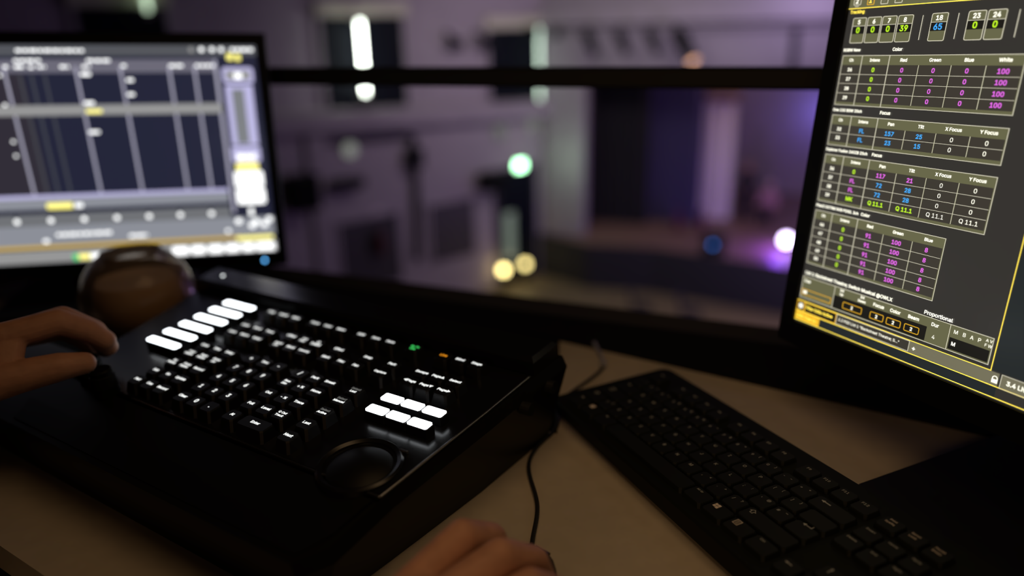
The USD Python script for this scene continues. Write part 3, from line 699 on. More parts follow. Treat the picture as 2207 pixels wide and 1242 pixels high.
# right column of buttons and the slider
for a, b, y in ((-40, -32, 295), (-29, -22, 294)): S.rect('yellow_marks', Z_Y, a, b, y - 4.5, y + 4.5, .5)
S.frame('lavender_frames', Z_P, -49, -7, 258.5, 281, 5, .3, 5); S.rect('grey_marks', Z_H, -44, -12, 263, 277, .2); S.rect('white_marks', Z_W, -33, -23, 265, 273, .5)
S.rect('lavender_frames', Z_P, -47.5, -10, 170, 256, .2); S.rect('scroll_slot', Z_S, -39, -22.5, 172, 250, .35)
S.poly('lavender_frames', Z_P, rrect(-50, -9, 143, 168, 5, 4), .3); dashes('white_marks', Z_W, -43, -16, 152, 8)
S.poly('yellow_marks', Z_Y, rrect(-46, -14, 131, 143, 3, 3), .45)
for y in (117.5, 91): S.poly('white_keys', Z_W, rrect(-50, -9, y - 12.5, y + 12.5, 4, 3), .4); S.rect('grey_marks', Z_V, -42, -39, y - 3, y + 2, .6); S.rect('grey_marks', Z_V, -22, -19, y - 3, y + 2, .6)
S.rect('white_marks', Z_W, -35, -29, 60, 72, .5)
for x, y in ((-52, 52), (-33, 44), (-26, 50), (-15, 45), (-7, 53)): S.poly('white_marks', Z_W, Point(x, y).buffer(4.4), .5)
# lower bands
S.rect('lavender_rule', Z_P, X0, -62, 99, 104.5, .1); S.rect('lower_band', Z_L, X0, -62, 83, 99, .1); S.rect('middle_band', Z_LM, X0, -62, 58, 76, .1); S.rect('lower_band', Z_L, X0, -.5, 28, 58, .08)
S.rect('grey_band', Z_B, X0, -.5, .5, 20, .1); S.rect('gold_line', Z_O, X0, -50, 22.6, 28, .3); S.rect('yellow_marks', Z_Y, -58, -4, 20.5, 27, .4)
S.poly('yellow_marks', Z_Y, rrect(-310, -276, 83, 92, 2, 2), .5); S.rect('white_marks', Z_W, -273, -263, 84, 90, .5); S.rect('slate_band', Z_BG, -262, -62, 77.5, 83, .12)
for x in (-397, -353, -309, -265, -221, -177, -133.5, -89.5): S.poly('white_marks', Z_W, Point(x, 66).buffer(3.6), .5); S.rect('dim_columns', Z_VD, x - 1.5, x + 1.5, 70, 78, .3)
dashes('white_marks', Z_W, -306, -231, 43.5, 4); dashes('white_marks', Z_W, -209, -184, 36.5, 4); dashes('white_marks', Z_W, -325, -318, 34.5, 5); dashes('white_marks', Z_W, -72, -66, 36.5, 5)
S.poly('mint_mark', Z_G, rrect(-291, -284, 2, 12, 1.5, 2), .5); S.rect('yellow_marks', Z_Y, -283, -268, 3, 12, .5); S.rect('white_marks', Z_W, -267, -251, 3.5, 12, .5)
for a, b in ((-153, -130), (-126, -106), (-101, -80), (-76, -56), (-52, -34), (-31, -3)): S.poly('white_keys', Z_W, rrect(a, b, 1.5, 15.5, 3, 3), .45)
S.build(lpan, LF)
ledm = emat('blue_power_light', (90, 170, 235), 5.0)
part(lmon, 'power_light', LF((lambda v, f: (np.stack([v[:, 0], -v[:, 2], v[:, 1]], 1), f))(*V(ext(Point(-.0205, -.0140).buffer(.0022), .003, .0042)))), ledm)

sheetp = Polygon([tuple(CF.p(u * U, v * U, 0)[:2]) for u, v in ((-27, .5), (-9.9, .5), (-12.2, 12.0), (12.9, 12.6), (7.2, 23.2), (-27, 23.2))])
sheetp = sheetp.intersection(deskp.buffer(-.004)).difference(affinity.translate(affinity.rotate(sbox(-.132, -.052, .132, .132), math.degrees(math.atan2(.2245, .974)), origin=(0, 0)), lp[0], lp[1])); sheetp = max(getattr(sheetp, 'geoms', [sheetp]), key=lambda g: g.area)
single('dark_desk_sheet', ext(sheetp, .7502, .7528), CARPET, 'added black sheet darkening the desk behind and beside the lighting console', 'dark sheet')  # thin sheet added to turn this part of the desk black

# ------------------------------------------------------------------ round glass behind the console
GLASS = usdkit.material(stage, '/World/Looks/clear_glass', {'d': ('diffuse_bsdf', {'color': (.70, .55, .40)}), 'm2': ('mix_closure', {'fac': .07}), 't': ('transparent_bsdf', {'color': (.84, .80, .76)}), 'g': ('glossy_bsdf', {'color': (.9, .85, .8), 'roughness': .15}), 'f': ('fresnel', {'IOR': 1.25}), 'm': ('mix_closure', {})},
                        [('f.fac', 'm.fac'), ('t.BSDF', 'm.closure1'), ('g.BSDF', 'm.closure2'), ('m.closure', 'm2.closure1'), ('d.BSDF', 'm2.closure2')], surface='m2.closure')
TEA = usdkit.material(stage, '/World/Looks/amber_drink', {'p': ('principled_bsdf', {'base_color': (.72, .50, .30), 'roughness': .8, 'specular_ior_level': .1})}, surface='p.BSDF')
GC = np.array([-.4783, .898, .8240]); RG = .069
glass = thing('drinking_glass', (GC[0], GC[1], .7505), 'round clear glass bowl of brown drink standing behind the console', 'drinking glass')
a = np.linspace(-1.40, 1.05, 26)
prof = [(0, -.0735), (.026, -.0735)] + [(RG * math.cos(t), RG * math.sin(t)) for t in a[3:]]
inner = [((RG - .0030) * math.cos(t), (RG - .0030) * math.sin(t)) for t in a[::-1][:-2]] + [(0, -.0665)]
floorg = [(0, -.060), (.020, -.060), (.020, -.0655), (0, -.0655)]
part(glass, 'bowl', (lambda v, f: (v + GC, f))(*V(lathe(prof + inner, 64))), GLASS, smooth=50)
part(glass, 'rim', (lambda v, f: (v + GC, f))(*V(lathe([(RG * math.cos(1.05) + .0016 * math.cos(t), RG * math.sin(1.05) + .0016 * math.sin(t)) for t in np.linspace(0, 2 * math.pi, 9)], 64))), GLASS, smooth=50)
liq = [(0, -.062)] + [(RG * .80 * math.cos(t), RG * .80 * math.sin(t)) for t in np.linspace(-1.2, .45, 20)] + [(0, RG * .80 * math.sin(.45))]
part(glass, 'drink', (lambda v, f: (v + GC, f))(*V(lathe(liq, 48))), TEA, smooth=50)
# ------------------------------------------------------------------ the auditorium: shell
HWALL = mat('hall_wall_paint', (.43, .385, .415), .85, noise=.06, scale=3)
HDARK = mat('hall_dark_paint', (.035, .035, .045), .8)
HFLOOR = mat('hall_floor_vinyl', (.22, .175, .09), .45, noise=.12, scale=4)
HCEIL = mat('hall_ceiling', (.10, .095, .10), .9)
STAGEW = mat('stage_boards', (.24, .15, .11), .5, noise=.12, scale=6)
NIGHT = mat('dark_glass', (.005, .007, .012), .6, spec=.1)
FRAMEP = mat('pale_window_frame', (.66, .66, .48), .5)
PINKW = mat('proscenium_paint', (.41, .385, .41), .8, noise=.05, scale=2)
lf = Frame(C0, DL, NL, ZUP); pf = Frame(C0, DP, NP, ZUP)


def lbox(s0, s1, o0, o1, z0, z1): return lf(bx(s0, s1, o0, o1, z0, z1))
def pbox(s0, s1, o0, o1, z0, z1): return pf(bx(s0, s1, o0, o1, z0, z1))


FZ, SZ = -5.53, -4.32
struct('wall_left', lbox(-16, .3, -.3, 0, FZ, 2.6), HWALL, 'long pale auditorium wall with tall windows, receding to the stage')
struct('wall_stage', pf(cat_([bx(-.3, 1.15, -.3, 0, FZ, 2.6), bx(1.15, 12, -.3, 0, -.25, 2.6)])), PINKW, 'pale purple-lit wall above the stage opening')
struct('floor', ext(Polygon([tuple(p[:2]) for p in (LW(-16, 0, -.2), LW(.2, 0, -.2), PW(12, 0, -.2), PW(12, 0, 22), PW(-9, 0, 22))]), FZ - .1, FZ), HFLOOR, 'dim olive-brown floor of the auditorium')
struct('ceiling', ext(Polygon([tuple(p[:2]) for p in (LW(-16, 0, -.3), LW(.2, 0, -.3), PW(12, 0, -.3), PW(12, 0, 22), PW(-9, 0, 22))]), 2.45, 2.6), HCEIL, 'dark ceiling of the auditorium')
struct('wall_right', pf(bx(12, 12.3, -.3, 22, FZ, 2.6)), HWALL, 'right wall of the auditorium, out of the picture')
# stage box
struct('stage_floor', ext(Polygon([tuple(p[:2]) for p in (PW(-.15, 0, .15), PW(1.5, 0, .9), PW(3.2, 0, .72), PW(6.5, 0, 1.37), PW(12, 0, 2.4), PW(12, 0, -7), PW(1.0, 0, -7), PW(.9, 0, .1))]), FZ, SZ - .02), HDARK, 'black front of the raised stage')
struct('stage_boards', ext(Polygon([tuple(p[:2]) for p in (PW(-.10, 0, .12), PW(1.5, 0, .87), PW(3.2, 0, .69), PW(6.5, 0, 1.34), PW(12, 0, 2.37), PW(12, 0, -7), PW(1.0, 0, -7), PW(.95, 0, .1))]), SZ - .02, SZ), STAGEW, 'brown boarded stage floor')
struct('wall_stage_back', pbox(.8, 12, -7.1, -6.9, FZ, 2.6), HWALL, 'grey back wall of the stage')
struct('wall_stage_side', pbox(.7, .8, -7, -.3, FZ, 2.6), HDARK, 'black side wall of the stage')
struct('ceiling_stage', pbox(.7, 12, -7.1, -.3, 2.45, 2.6), HDARK, 'black ceiling over the stage')
struct('trim_1', lf(hull([(s, o, z + dz) for s, z in ((-12, -.62), (.35, -1.10)) for o, dz in ((0, -.02), (.28, -.02), (.28, .34), (0, .40))])), HWALL, 'long pale ledge running along the window wall')
struct('trim_2', pf(cat_([bx(0, 12, 0, .22, 1.16, 1.50), bx(0, 12, .0, .12, 1.02, 1.16)])), PINKW, 'pale cornice above the stage opening')
struct('trim_3', pbox(6.05, 6.22, 0, .03, -.25, 1.02), HDARK, 'narrow upright joint in the wall above the stage')
struct('trim_4', pbox(.08, 1.15, 0, .12, SZ, .9), PINKW, 'pale pilaster at the left of the stage opening')
struct('trim_5', lbox(-6.85, -6.45, 0, .10, FZ, -.95), HWALL, 'pale pilaster on the window wall')

TUBE = emat('daylight_tube', (235, 255, 240), 1.0)
TUBE_B = emat('bright_gap_glow', (245, 255, 242), 15.0); TUBE_M = emat('mid_gap_glow', (205, 230, 210), 3.0); TUBE_D = emat('dim_gap_glow', (190, 215, 185), 2.4)
for n, (s0, s1, z0, z1, ts, tz0, tz1, tm_, where) in enumerate(((-10.7, -9.25, -.6, 1.62, -9.62, 1.52, 1.85, TUBE_D, 'behind the left monitor'), (-6.25, -4.25, -.58, 1.42, -5.50, -.16, 1.32, TUBE_B, 'with the brightest daylight gap'), (-1.85, -.12, -.68, 1.10, -.46, -.66, 1.10, TUBE_M, 'nearest the stage corner')), 1):
    t = thing(f'window_{n}', LW((s0 + s1) / 2, z0, .05), f'tall dark window in a pale frame {where}', None, None, 'structure')
    part(t, 'pane', lbox(s0, s1, .005, .02, z0, z1), NIGHT)
    part(t, 'frame', lf(cat_([bx(s0 - .10, s0, 0, .06, z0, z1), bx(s1, s1 + .10, 0, .06, z0, z1), bx(s0 - .10, s1 + .10, 0, .06, z0 - .08, z0)])), HWALL)
    part(t, 'header', lbox(s0 - .10, s1 + .10, 0, .14, z1, z1 + .26), FRAMEP)
    part(t, 'mullion', lbox((s0 + s1) / 2 - .03, (s0 + s1) / 2 + .03, .02, .05, z0, z1), NIGHT)
    w = {1: 'dim greenish upright daylight gap above the left monitor, made as a tube', 2: 'blazing white upright daylight gap at the middle window, made as a tube', 3: 'pale green upright daylight gap at the window by the stage, made as a tube'}[n]
    lt = thing('daylight_gap_tube', LW(ts, tz0, .16), w, 'daylight gap')  # glowing tube with added caps and arms, standing in for a daylight gap
    part(lt, 'tube', tube([LW(ts, tz0, .36), LW(ts, (tz0 + tz1) / 2, .36), LW(ts, tz1, .36)], .035, 10), tm_)
    for z in (tz0 - .03, tz1 + .03): part(lt, 'end_cap', lbox(ts - .05, ts + .05, .28, .42, z - .04, z + .04), FRAMEP)
    part(lt, 'wall_arm', lf(cat_([bx(ts - .03, ts + .03, .02, .30, z - .02, z + .02) for z in (tz0 - .03, tz1 + .03)])), FRAMEP)

# doorway, doors and fittings on the window wall
t = thing('door_1', LW(-1.0, FZ, 0), 'dark open doorway under the green exit lamp', None, None, 'structure')
part(t, 'opening', lbox(-1.65, -.42, .004, .02, FZ, -2.45), NIGHT); part(t, 'frame', lf(cat_([bx(-1.75, -1.65, 0, .07, FZ, -2.35), bx(-.42, -.32, 0, .07, FZ, -2.35), bx(-1.65, -.42, 0, .07, -2.45, -2.35)])), HDARK)
part(t, 'lit_strip', lbox(-1.46, -1.12, .02, .03, -4.85, -3.55), emat('corridor_light', (105, 115, 105), 1.0))
for n, (s0, s1, z0, z1, lb) in enumerate(((-6.3, -4.75, -4.6, -2.95, 'dark double door with a pale round sign beside it'), (-3.85, -2.5, -4.4, -2.95, 'dark panel door left of the exit doorway')), 2):
    t = thing(f'door_{n}', LW((s0 + s1) / 2, z0, 0), lb, None, None, 'structure')
    part(t, 'leaf', lbox(s0, s1, .01, .05, z0, z1), mat(f'door_paint_{n}', (.075, .065, .075) if n == 3 else (.05, .045, .05), .6)); part(t, 'frame', lf(cat_([bx(s0 - .08, s0, 0, .07, z0, z1), bx(s1, s1 + .08, 0, .07, z0, z1), bx(s0 - .08, s1 + .08, 0, .07, z1, z1 + .08)])), HWALL)
ex = thing('exit_lamp', LW(-.95, -2.32, .1), 'glowing green-white emergency exit lamp over the dark doorway', 'exit lamp')
part(ex, 'housing', lbox(-1.10, -.80, .02, .10, -2.44, -2.20), FRAMEP); part(ex, 'lit_face', lbox(-1.085, -.815, .10, .115, -2.42, -2.22), emat('exit_green', (175, 255, 195), 12.0))
for s, z, st, r_, lb in ((-5.83, -1.35, .42, .16, 'dim pale round wall lamp under the middle window'), (-1.55, -1.40, .20, .20, 'left of two faint round wall lamps above the doorway'), (-.42, -1.34, .26, .20, 'right of two faint round wall lamps above the doorway')):
    w = thing('wall_lamp', LW(s, z, .1), lb, 'wall lamp')
    part(w, 'backplate', lf((lambda v, f: (np.stack([v[:, 0] + s, .02 + v[:, 2], v[:, 1] + z], 1), f[:, ::-1]))(*V(trimesh.creation.cylinder(radius=r_, height=.03, sections=28)))), FRAMEP)
    part(w, 'globe', lf((lambda v, f: (v * [r_, .06, r_] + [s, .05, z], f))(*V(icosphere(2, 1.0)))), emat(f'lamp_globe_{int(-s * 10)}', (195, 200, 190), st), smooth=True)
sp = thing('wall_speaker', LW(-7.1, -2.4, .2), 'black loudspeaker hung on the wall beside the left monitor', 'loudspeaker')
part(sp, 'cabinet', lf(cbx(-7.45, -6.8, .05, .45, -2.45, -1.70, .02)), STEEL); part(sp, 'grille', lbox(-7.40, -6.85, .45, .465, -2.40, -1.75), CARPET)
sp = thing('wall_speaker', LW(-2.0, -2.8, .2), 'black loudspeaker on the wall left of the exit lamp', 'loudspeaker')
part(sp, 'cabinet', lf(cbx(-2.35, -1.72, .05, .45, -2.80, -2.33, .02)), STEEL); part(sp, 'grille', lbox(-2.30, -1.77, .45, .465, -2.75, -2.38), CARPET)
sh = single('wall_shelf', lf(cbx(-6.45, -5.65, 0, .3, -2.18, -1.95, .02)), STEEL, 'dark shelf on the wall under the pale round lamp', 'shelf')
pr = thing('pipe_run', LW(-4.2, -1.2, .1), 'dark pipe along the wall turning down at a junction box', 'pipe')
part(pr, 'pipe', tube([LW(-6.25, -1.12, .1), LW(-5.2, -1.15, .1), LW(-4.3, -1.18, .1)], .055, 10), STEEL); part(pr, 'pipe', tube([LW(-4.2, -1.2, .1), LW(-4.2, -2.6, .1), LW(-4.3, -4.2, .1)], .075, 10), STEEL); part(pr, 'junction_box', lf(cbx(-4.42, -4.02, .02, .25, -1.95, -1.5, .02)), STEEL)
single('wall_sign', lf((lambda v, f: (np.stack([v[:, 0] - 5.27, .02 + v[:, 2], v[:, 1] - 2.94], 1), f[:, ::-1]))(*V(trimesh.creation.cylinder(radius=.17, height=.02, sections=28)))), mat('pale_sign', (.75, .66, .68), .5), 'pale round sign on the wall above the red extinguisher', 'sign')
fe = thing('fire_extinguisher', LW(-5.35, -3.9, .15), 'small red fire extinguisher on the wall under the round sign', 'fire extinguisher')
RED = mat('red_enamel', (.10, .02, .025), .5)
part(fe, 'cylinder', (lambda v, f: (v + LW(-5.35, -3.8, .2), f))(*V(lathe([(0, 0), (.10, 0), (.11, .03), (.11, .42), (.07, .52), (.03, .55), (0, .55)], 20))), RED, smooth=40); part(fe, 'valve', (lambda v, f: (v + LW(-5.35, -3.25, .2), f))(*V(lathe([(0, 0), (.03, 0), (.03, .08), (0, .08)], 12))), STEEL)

# lanterns on posts by the doorway
for s_l, o, st, lb in ((-1.76, .30, 9.0, 'warm post lantern, left of the pair by the dark doorway'), (-1.0, .30, 5.0, 'warm post lantern, right of the pair by the dark doorway')):
    c = LW(s_l, FZ, o); l = thing('post_lantern', c, lb, 'lantern')
    part(l, 'base', (lambda v, f: (v + c, f))(*V(lathe([(0, 0), (.12, 0), (.12, .03), (.025, .05), (.025, .42), (.06, .44), (0, .44)], 20))), STEEL); part(l, 'globe', (lambda v, f: (v * [.10, .10, .10] + c + [0, 0, .53], f))(*V(icosphere(2, 1.0))), emat(f'lantern_glow_{int(st)}', (255, 232, 150), st), smooth=True)
for s_l, lb in ((-3.08, 'small dark wall bracket between the middle window and its right neighbour'), (-2.22, 'small dark wall bracket beside the window by the stage')):
    b_ = thing('wall_bracket', LW(s_l, .7, .1), lb, 'bracket')
    part(b_, 'arm', tube([LW(s_l, 1.05, .02), LW(s_l + .05, .95, .15), LW(s_l + .15, .85, .25)], .05, 8), STEEL); part(b_, 'head', lf(cbx(s_l - .02, s_l + .30, .16, .36, .66, .90, .03)), STEEL)

# spotlights on the bar above the stage opening
bar = single('lighting_bar', tube([PW(-.2, 1.12, .75), PW(4, 1.12, .75), PW(9, 1.12, .75)], .03, 10), STEEL, 'thin black lighting bar under the cornice carrying the spotlights', 'lighting bar')
SPF = lambda o: Frame(o, DP, NP, ZUP)


def spot(label, s, k=1.0, lens=None, tilt=.42):
    o = PW(s, 1.08, .75); t = thing('stage_spotlight', o, label, 'spotlight', 'spotlights on the bar above the stage')
    ax = np.array([math.sin(tilt + .1), .35, -math.cos(tilt)]); ax /= np.linalg.norm(ax); ax = DP * ax[0] + NP * ax[1] + ZUP * ax[2]
    p0 = o + ZUP * -.12
    part(t, 'clamp', tube([o + ZUP * .005, o - ZUP * .04, p0], .035 * k, 8), STEEL)
    part(t, 'yoke', tube([p0 + DP * -.13 * k, p0 + ax * .12 + DP * -.13 * k, p0 + ax * .20 + DP * -.13 * k], .015, 6), STEEL)
    part(t, 'barrel', tube([p0 - ax * .05, p0 + ax * .1, p0 + ax * .32 * k, p0 + ax * .36 * k, p0 + ax * .55 * k], [.07 * k, .12 * k, .12 * k, .10 * k, .10 * k], 16), STEEL, smooth=30)
    part(t, 'lens', tube([p0 + ax * .55 * k, p0 + ax * .56 * k, p0 + ax * .565 * k], .085 * k, 16), lens or NIGHT)
    return t


spot('black spotlight hanging first from the left on the bar above the stage', 1.38, 1.05)
spot('black spotlight hanging second from the left on the bar above the stage', 2.16)
spot('black spotlight hanging third from the left on the bar above the stage', 2.90)
spot('larger black spotlight with a glowing lens at the right of the row', 3.55, 1.5, emat('warm_lens', (255, 190, 150), 1.6), .52)
for s, lb in ((.05, 'small black bracket lamp at the far left of the bar'), (.62, 'small black bracket lamp second from the left on the bar')):
    single('bracket_lamp', pf(cbx(s - .07, s + .07, .66, .84, .84, 1.085, .02)), STEEL, lb, 'bracket lamp')


def curtain(name, s0, s1, off_, z0, z1, m, label, folds, amp=.10):
    n = folds * 8 + 1; s = np.linspace(s0, s1, n); o = off_ + amp * np.sin(np.linspace(0, folds * 2 * math.pi, n)); v = []
    for th in (0, .03):
        for z in (z0, z1): v += [(a, b + th, z) for a, b in zip(s, o)]
    f = []
    for i in range(n - 1):
        A, B, C, D = i, n + i, 2 * n + i, 3 * n + i
        for q in ((A, A + 1, B + 1, B), (C + 1, C, D, D + 1), (B, B + 1, D + 1, D), (A + 1, A, C, C + 1)): f += [(q[0], q[1], q[2]), (q[0], q[2], q[3])]
    for i in (0, n - 1):
        f += [(i, n + i, 3 * n + i), (i, 3 * n + i, 2 * n + i)]
    return single(name, pf((np.array(v, float), np.array(f))), m, label, 'curtain', smooth=60)


curtain('stage_curtain', .95, 2.55, -1.62, SZ, .6, mat('black_velvet', (.015, .014, .018), .9, sheen=.1), 'black velvet stage curtain beside the pale pilaster', 7)
curtain('stage_curtain', 2.45, 3.95, -2.15, SZ, .6, mat('navy_velvet', (.085, .075, .17), .9, sheen=.1), 'navy blue stage curtain between the black curtain and the pale one', 6)
curtain('stage_curtain', 3.65, 4.74, -2.85, SZ, -.95, mat('pale_gauze', (.84, .82, .74), .8), 'pale mauve hanging drape left of the lit stage', 3, .07)
single('drape_pelmet', pf(cbx(3.6, 4.80, -3.0, -2.65, -.95, -.70, .02)), mat('brown_pelmet', (.22, .13, .07), .6), 'brown pelmet above the pale mauve drape', 'pelmet')

# things on the stage
c = PW(6.40, SZ, -.17); l = thing('stage_floor_lamp', c, 'blazing white and violet floor lamp on the stage beside the right monitor', 'stage lamp')
part(l, 'body', (lambda v, f: (v + c, f))(*V(lathe([(0, 0), (.15, 0), (.16, .04), (.12, .12), (0, .12)], 20))), STEEL); part(l, 'bulb', (lambda v, f: (v * .12 + c + [0, 0, .22], f))(*V(icosphere(2, 1.0))), emat('violet_white', (225, 205, 255), 14.0), smooth=True)
c = PW(4.72, SZ, .78); m_ = thing('stage_monitor_speaker', c, 'black wedge loudspeaker with a blue light at the stage edge', 'loudspeaker')
part(m_, 'cabinet', pf(hull([(4.45, .55, SZ), (5.0, .55, SZ), (4.45, .98, SZ), (5.0, .98, SZ), (4.45, .62, SZ + .52), (5.0, .62, SZ + .52), (4.45, .75, SZ + .52), (5.0, .75, SZ + .52)])), STEEL)
part(m_, 'blue_light', (lambda v, f: (v * .05 + PW(4.72, SZ + .26, .92), f))(*V(icosphere(1, 1.0))), emat('blue_spot', (40, 90, 170), 5.0))
for s, lb in ((3.52, 'small dark red bottle left of the pair at the foot of the pale drape'), (4.15, 'small dark red bottle right of the pair at the foot of the pale drape')):
    c = PW(s, SZ, -1.2); b = thing('red_bottle', c, lb, 'bottle')
    part(b, 'body', (lambda v, f: (v + c, f))(*V(lathe([(0, 0), (.09, 0), (.10, .04), (.10, .38), (.04, .52), (.035, .62), (0, .62)], 18))), mat(f'dark_red_{int(s * 10)}', (.10, .015, .025), .4), smooth=40); part(b, 'cap', (lambda v, f: (v + c + [0, 0, .62], f))(*V(lathe([(0, 0), (.045, 0), (.045, .06), (0, .06)], 12))), STEEL)

# audience chairs just below the booth's line of sight
def chair(label, s, o, ang):
    c = PW(s, FZ, o); t = thing('audience_chair', c, label, 'chair', 'audience chairs before the stage'); ca, sa = math.cos(ang), math.sin(ang)
    F = Frame(c, DP * ca + NP * sa, -DP * sa + NP * ca, ZUP)
    part(t, 'seat', F(cbx(-.23, .23, -.22, .22, .43, .48, .015)), CHM); part(t, 'backrest', F(hull([(x, y, z) for x in (-.22, .22) for y, z in ((.20, .55), (.24, .55), (.27, .92), (.30, .92))])), CHM)
    for x in (-.2, .2):
        part(t, 'leg', F(tube([(x, -.18, .45), (x, -.19, .2), (x, -.2, 0)], .014, 6)), STEEL); part(t, 'leg', F(tube([(x, .28, .9), (x, .20, .45), (x, .22, 0)], .014, 6)), STEEL)
    return t


CHM = mat('black_upholstery', (.015, .015, .016), .9)
chair('black audience chair left of the mauve floor patch', 3.42, 3.0, 1.4)
chair('black audience chair between the two violet floor patches', 4.55, 3.0, 1.5)
# ------------------------------------------------------------------ people
MAN = manifold3d.Manifold
_ball = icosphere(2, 1.0).vertices


def bone(p, r, q, s):
    return MAN.hull_points(np.vstack([np.array(p) + _ball * r, np.array(q) + _ball * s]))


def blend(bones, edge, iters=10):
    m = bones[0] if len(bones) == 1 else MAN.batch_boolean(bones, manifold3d.OpType.Add)
    m = m.refine_to_length(edge)
    g = m.to_mesh(); t = trimesh.Trimesh(g.vert_properties[:, :3], g.tri_verts, process=True)
    trimesh.smoothing.filter_taubin(t, lamb=.5, nu=.53, iterations=iters)
    return t


def chain(P, R):
    return [bone(P[i], R[i], P[i + 1], R[i + 1]) for i in range(len(P) - 1)]


def hand(wrist, fingers, thumb, wr=.028, fr=.0112):
    """fingers: index to little, each MCP PIP DIP tip; one continuous surface, fingers rooted in the palm"""
    w = np.array(wrist, float); B = []
    m = [np.array(f[0], float) for f in fingers]; f0 = fingers[0]
    for i, f in enumerate(fingers):
        k = (1, 1.03, .97, .84)[i] * fr
        B += chain(f, [k * 1.12, k * 1.06, k * .94, k * .80])
    for i in range(3):
        a = w + (np.array(thumb[0]) - w) * (.35 - .12 * i)
        B.append(MAN.hull_points(np.vstack([m[i] + _ball * fr * 1.15, m[i + 1] + _ball * fr * 1.1, w + _ball * wr * .62, a + _ball * wr * .62])))
    B.append(MAN.hull_points(np.vstack([m[0] + _ball * .0105, np.array(thumb[0]) + _ball * .014, (np.array(thumb[0]) * .3 + np.array(thumb[1]) * .7) + _ball * .011, (m[0] * .75 + np.array(f0[1]) * .25) + _ball * .009])))
    B += chain(thumb, [.0190, .0148, .0128, .0098])
    B.append(MAN.hull_points(np.vstack([w + _ball * wr * .7, np.array(thumb[0]) + _ball * .016, m[0] + _ball * .010])))
    return blend(B, .0032, 12)


LH = dict(wrist=(-.4960, .5730, .8770),
          fingers=[[np.array(p) for p in q] for q in (
              ((-.4436, .5982, .8948), (-.4091, .6226, .8985), (-.3926, .6385, .8830), (-.3832, .6455, .8700)),
              ((-.4530, .6110, .8880), (-.4130, .6360, .8955), (-.3960, .6510, .8770), (-.3890, .6560, .8590)),
              ((-.4605, .6290, .8820), (-.4210, .6570, .8860), (-.4060, .6690, .8670), (-.4010, .6720, .8500)),
              ((-.4700, .6440, .8740), (-.4360, .6690, .8720), (-.4240, .6790, .8560), (-.4200, .6815, .8420)))],
          thumb=[np.array(p) for p in ((-.4563, .5652, .8633), (-.4270, .5815, .8645), (-.4021, .5976, .8650), (-.3862, .6105, .8626))])
RH = dict(wrist=(-.1080, .3080, .7930),
          fingers=[[np.array(p) for p in q] for q in (
              ((-.0680, .3740, .8110), (-.0360, .4020, .8270), (-.0185, .4170, .8140), (-.0125, .4210, .7990)),
              ((-.0480, .3590, .8140), (-.0110, .3840, .8250), (.0090, .3970, .8100), (.0150, .4000, .7960)),
              ((-.0300, .3440, .8110), (.0070, .3650, .8180), (.0250, .3760, .8030), (.0310, .3790, .7890)),
              ((-.0150, .3300, .8040), (.0190, .3460, .8080), (.0340, .3540, .7960), (.0400, .3570, .7840)))],
          thumb=[np.array(p) for p in ((-.0880, .3380, .7860), (-.0760, .3720, .7800), (-.0540, .4010, .7770), (-.0400, .4170, .7740))])
lh, rh = hand(**LH), hand(**RH, fr=.0116)
op = np.array([-.64, .17, 0.0]); uR = np.array([.842, -.539, 0]); uF = np.array([.539, .842, 0])
q = lambda a, b, z: op + uR * a + uF * b + ZUP * z
shL, shR = q(-.18, 0, 1.16), q(.18, 0, 1.16)
elL, elR = np.array([-.74, .40, .90]), np.array([-.36, .13, .88])
arms = chain([shL, elL, np.array(LH['wrist'])], [.052, .041, .024]) + chain([shR, elR, np.array(RH['wrist'])], [.052, .041, .025])
trunk = [bone(q(-.11, 0, 1.13), .075, q(.11, 0, 1.13), .075), bone(q(-.15, 0, 1.16), .055, q(.15, 0, 1.16), .055),
         MAN.hull_points(np.vstack([q(a, 0, 1.12) + _ball * .085 for a in (-.10, .10)] + [q(a, .02, .80) + _ball * .09 for a in (-.07, .07)])),
         MAN.hull_points(np.vstack([q(a, .02, .80) + _ball * .09 for a in (-.07, .07)] + [q(a, -.02, .55) + _ball * .10 for a in (-.08, .08)])),
         bone(q(0, .0, 1.2), .052, q(0, .02, 1.31), .050)]
legs = []
for s in (-1, 1):
    legs += chain([q(.09 * s, 0, .53), q(.12 * s, .40, .52), q(.12 * s, .36, .08)], [.085, .058, .040]) + chain([q(.12 * s, .33, .03), q(.12 * s, .46, .025)], [.036, .028])
head = [bone(q(0, .03, 1.42), .082, q(0, .045, 1.36), .066), bone(q(0, .05, 1.34), .045, q(0, .085, 1.325), .030), bone(q(0, .105, 1.40), .010, q(0, .122, 1.375), .013)]
head += [bone(q(.078 * s, .02, 1.40), .012, q(.082 * s, .015, 1.37), .016) for s in (-1, 1)] + [bone(q(.032 * s, .098, 1.402), .013, q(.030 * s, .098, 1.402), .013) for s in (-1, 1)]
rough = blend(trunk + legs + head + arms, .02, 8)
mf = lambda t: MAN(manifold3d.Mesh(np.asarray(t.vertices, np.float32), np.asarray(t.faces, np.uint32)))
try:
    body = MAN.batch_boolean([mf(rough), mf(lh), mf(rh)], manifold3d.OpType.Add)
    V(body)
except Exception:
    body = cat_([rough, lh, rh])
person = thing('person', (op[0], op[1], 0.0), 'person reaching in from the left, one hand on a knob, one on the mouse', 'person')
part(person, 'body', body, SKIN, smooth=True)
grow = lambda a, b, r, s: bone(a, r, b, s)
lerp = lambda a, b, t: np.array(a) * (1 - t) + np.array(b) * t
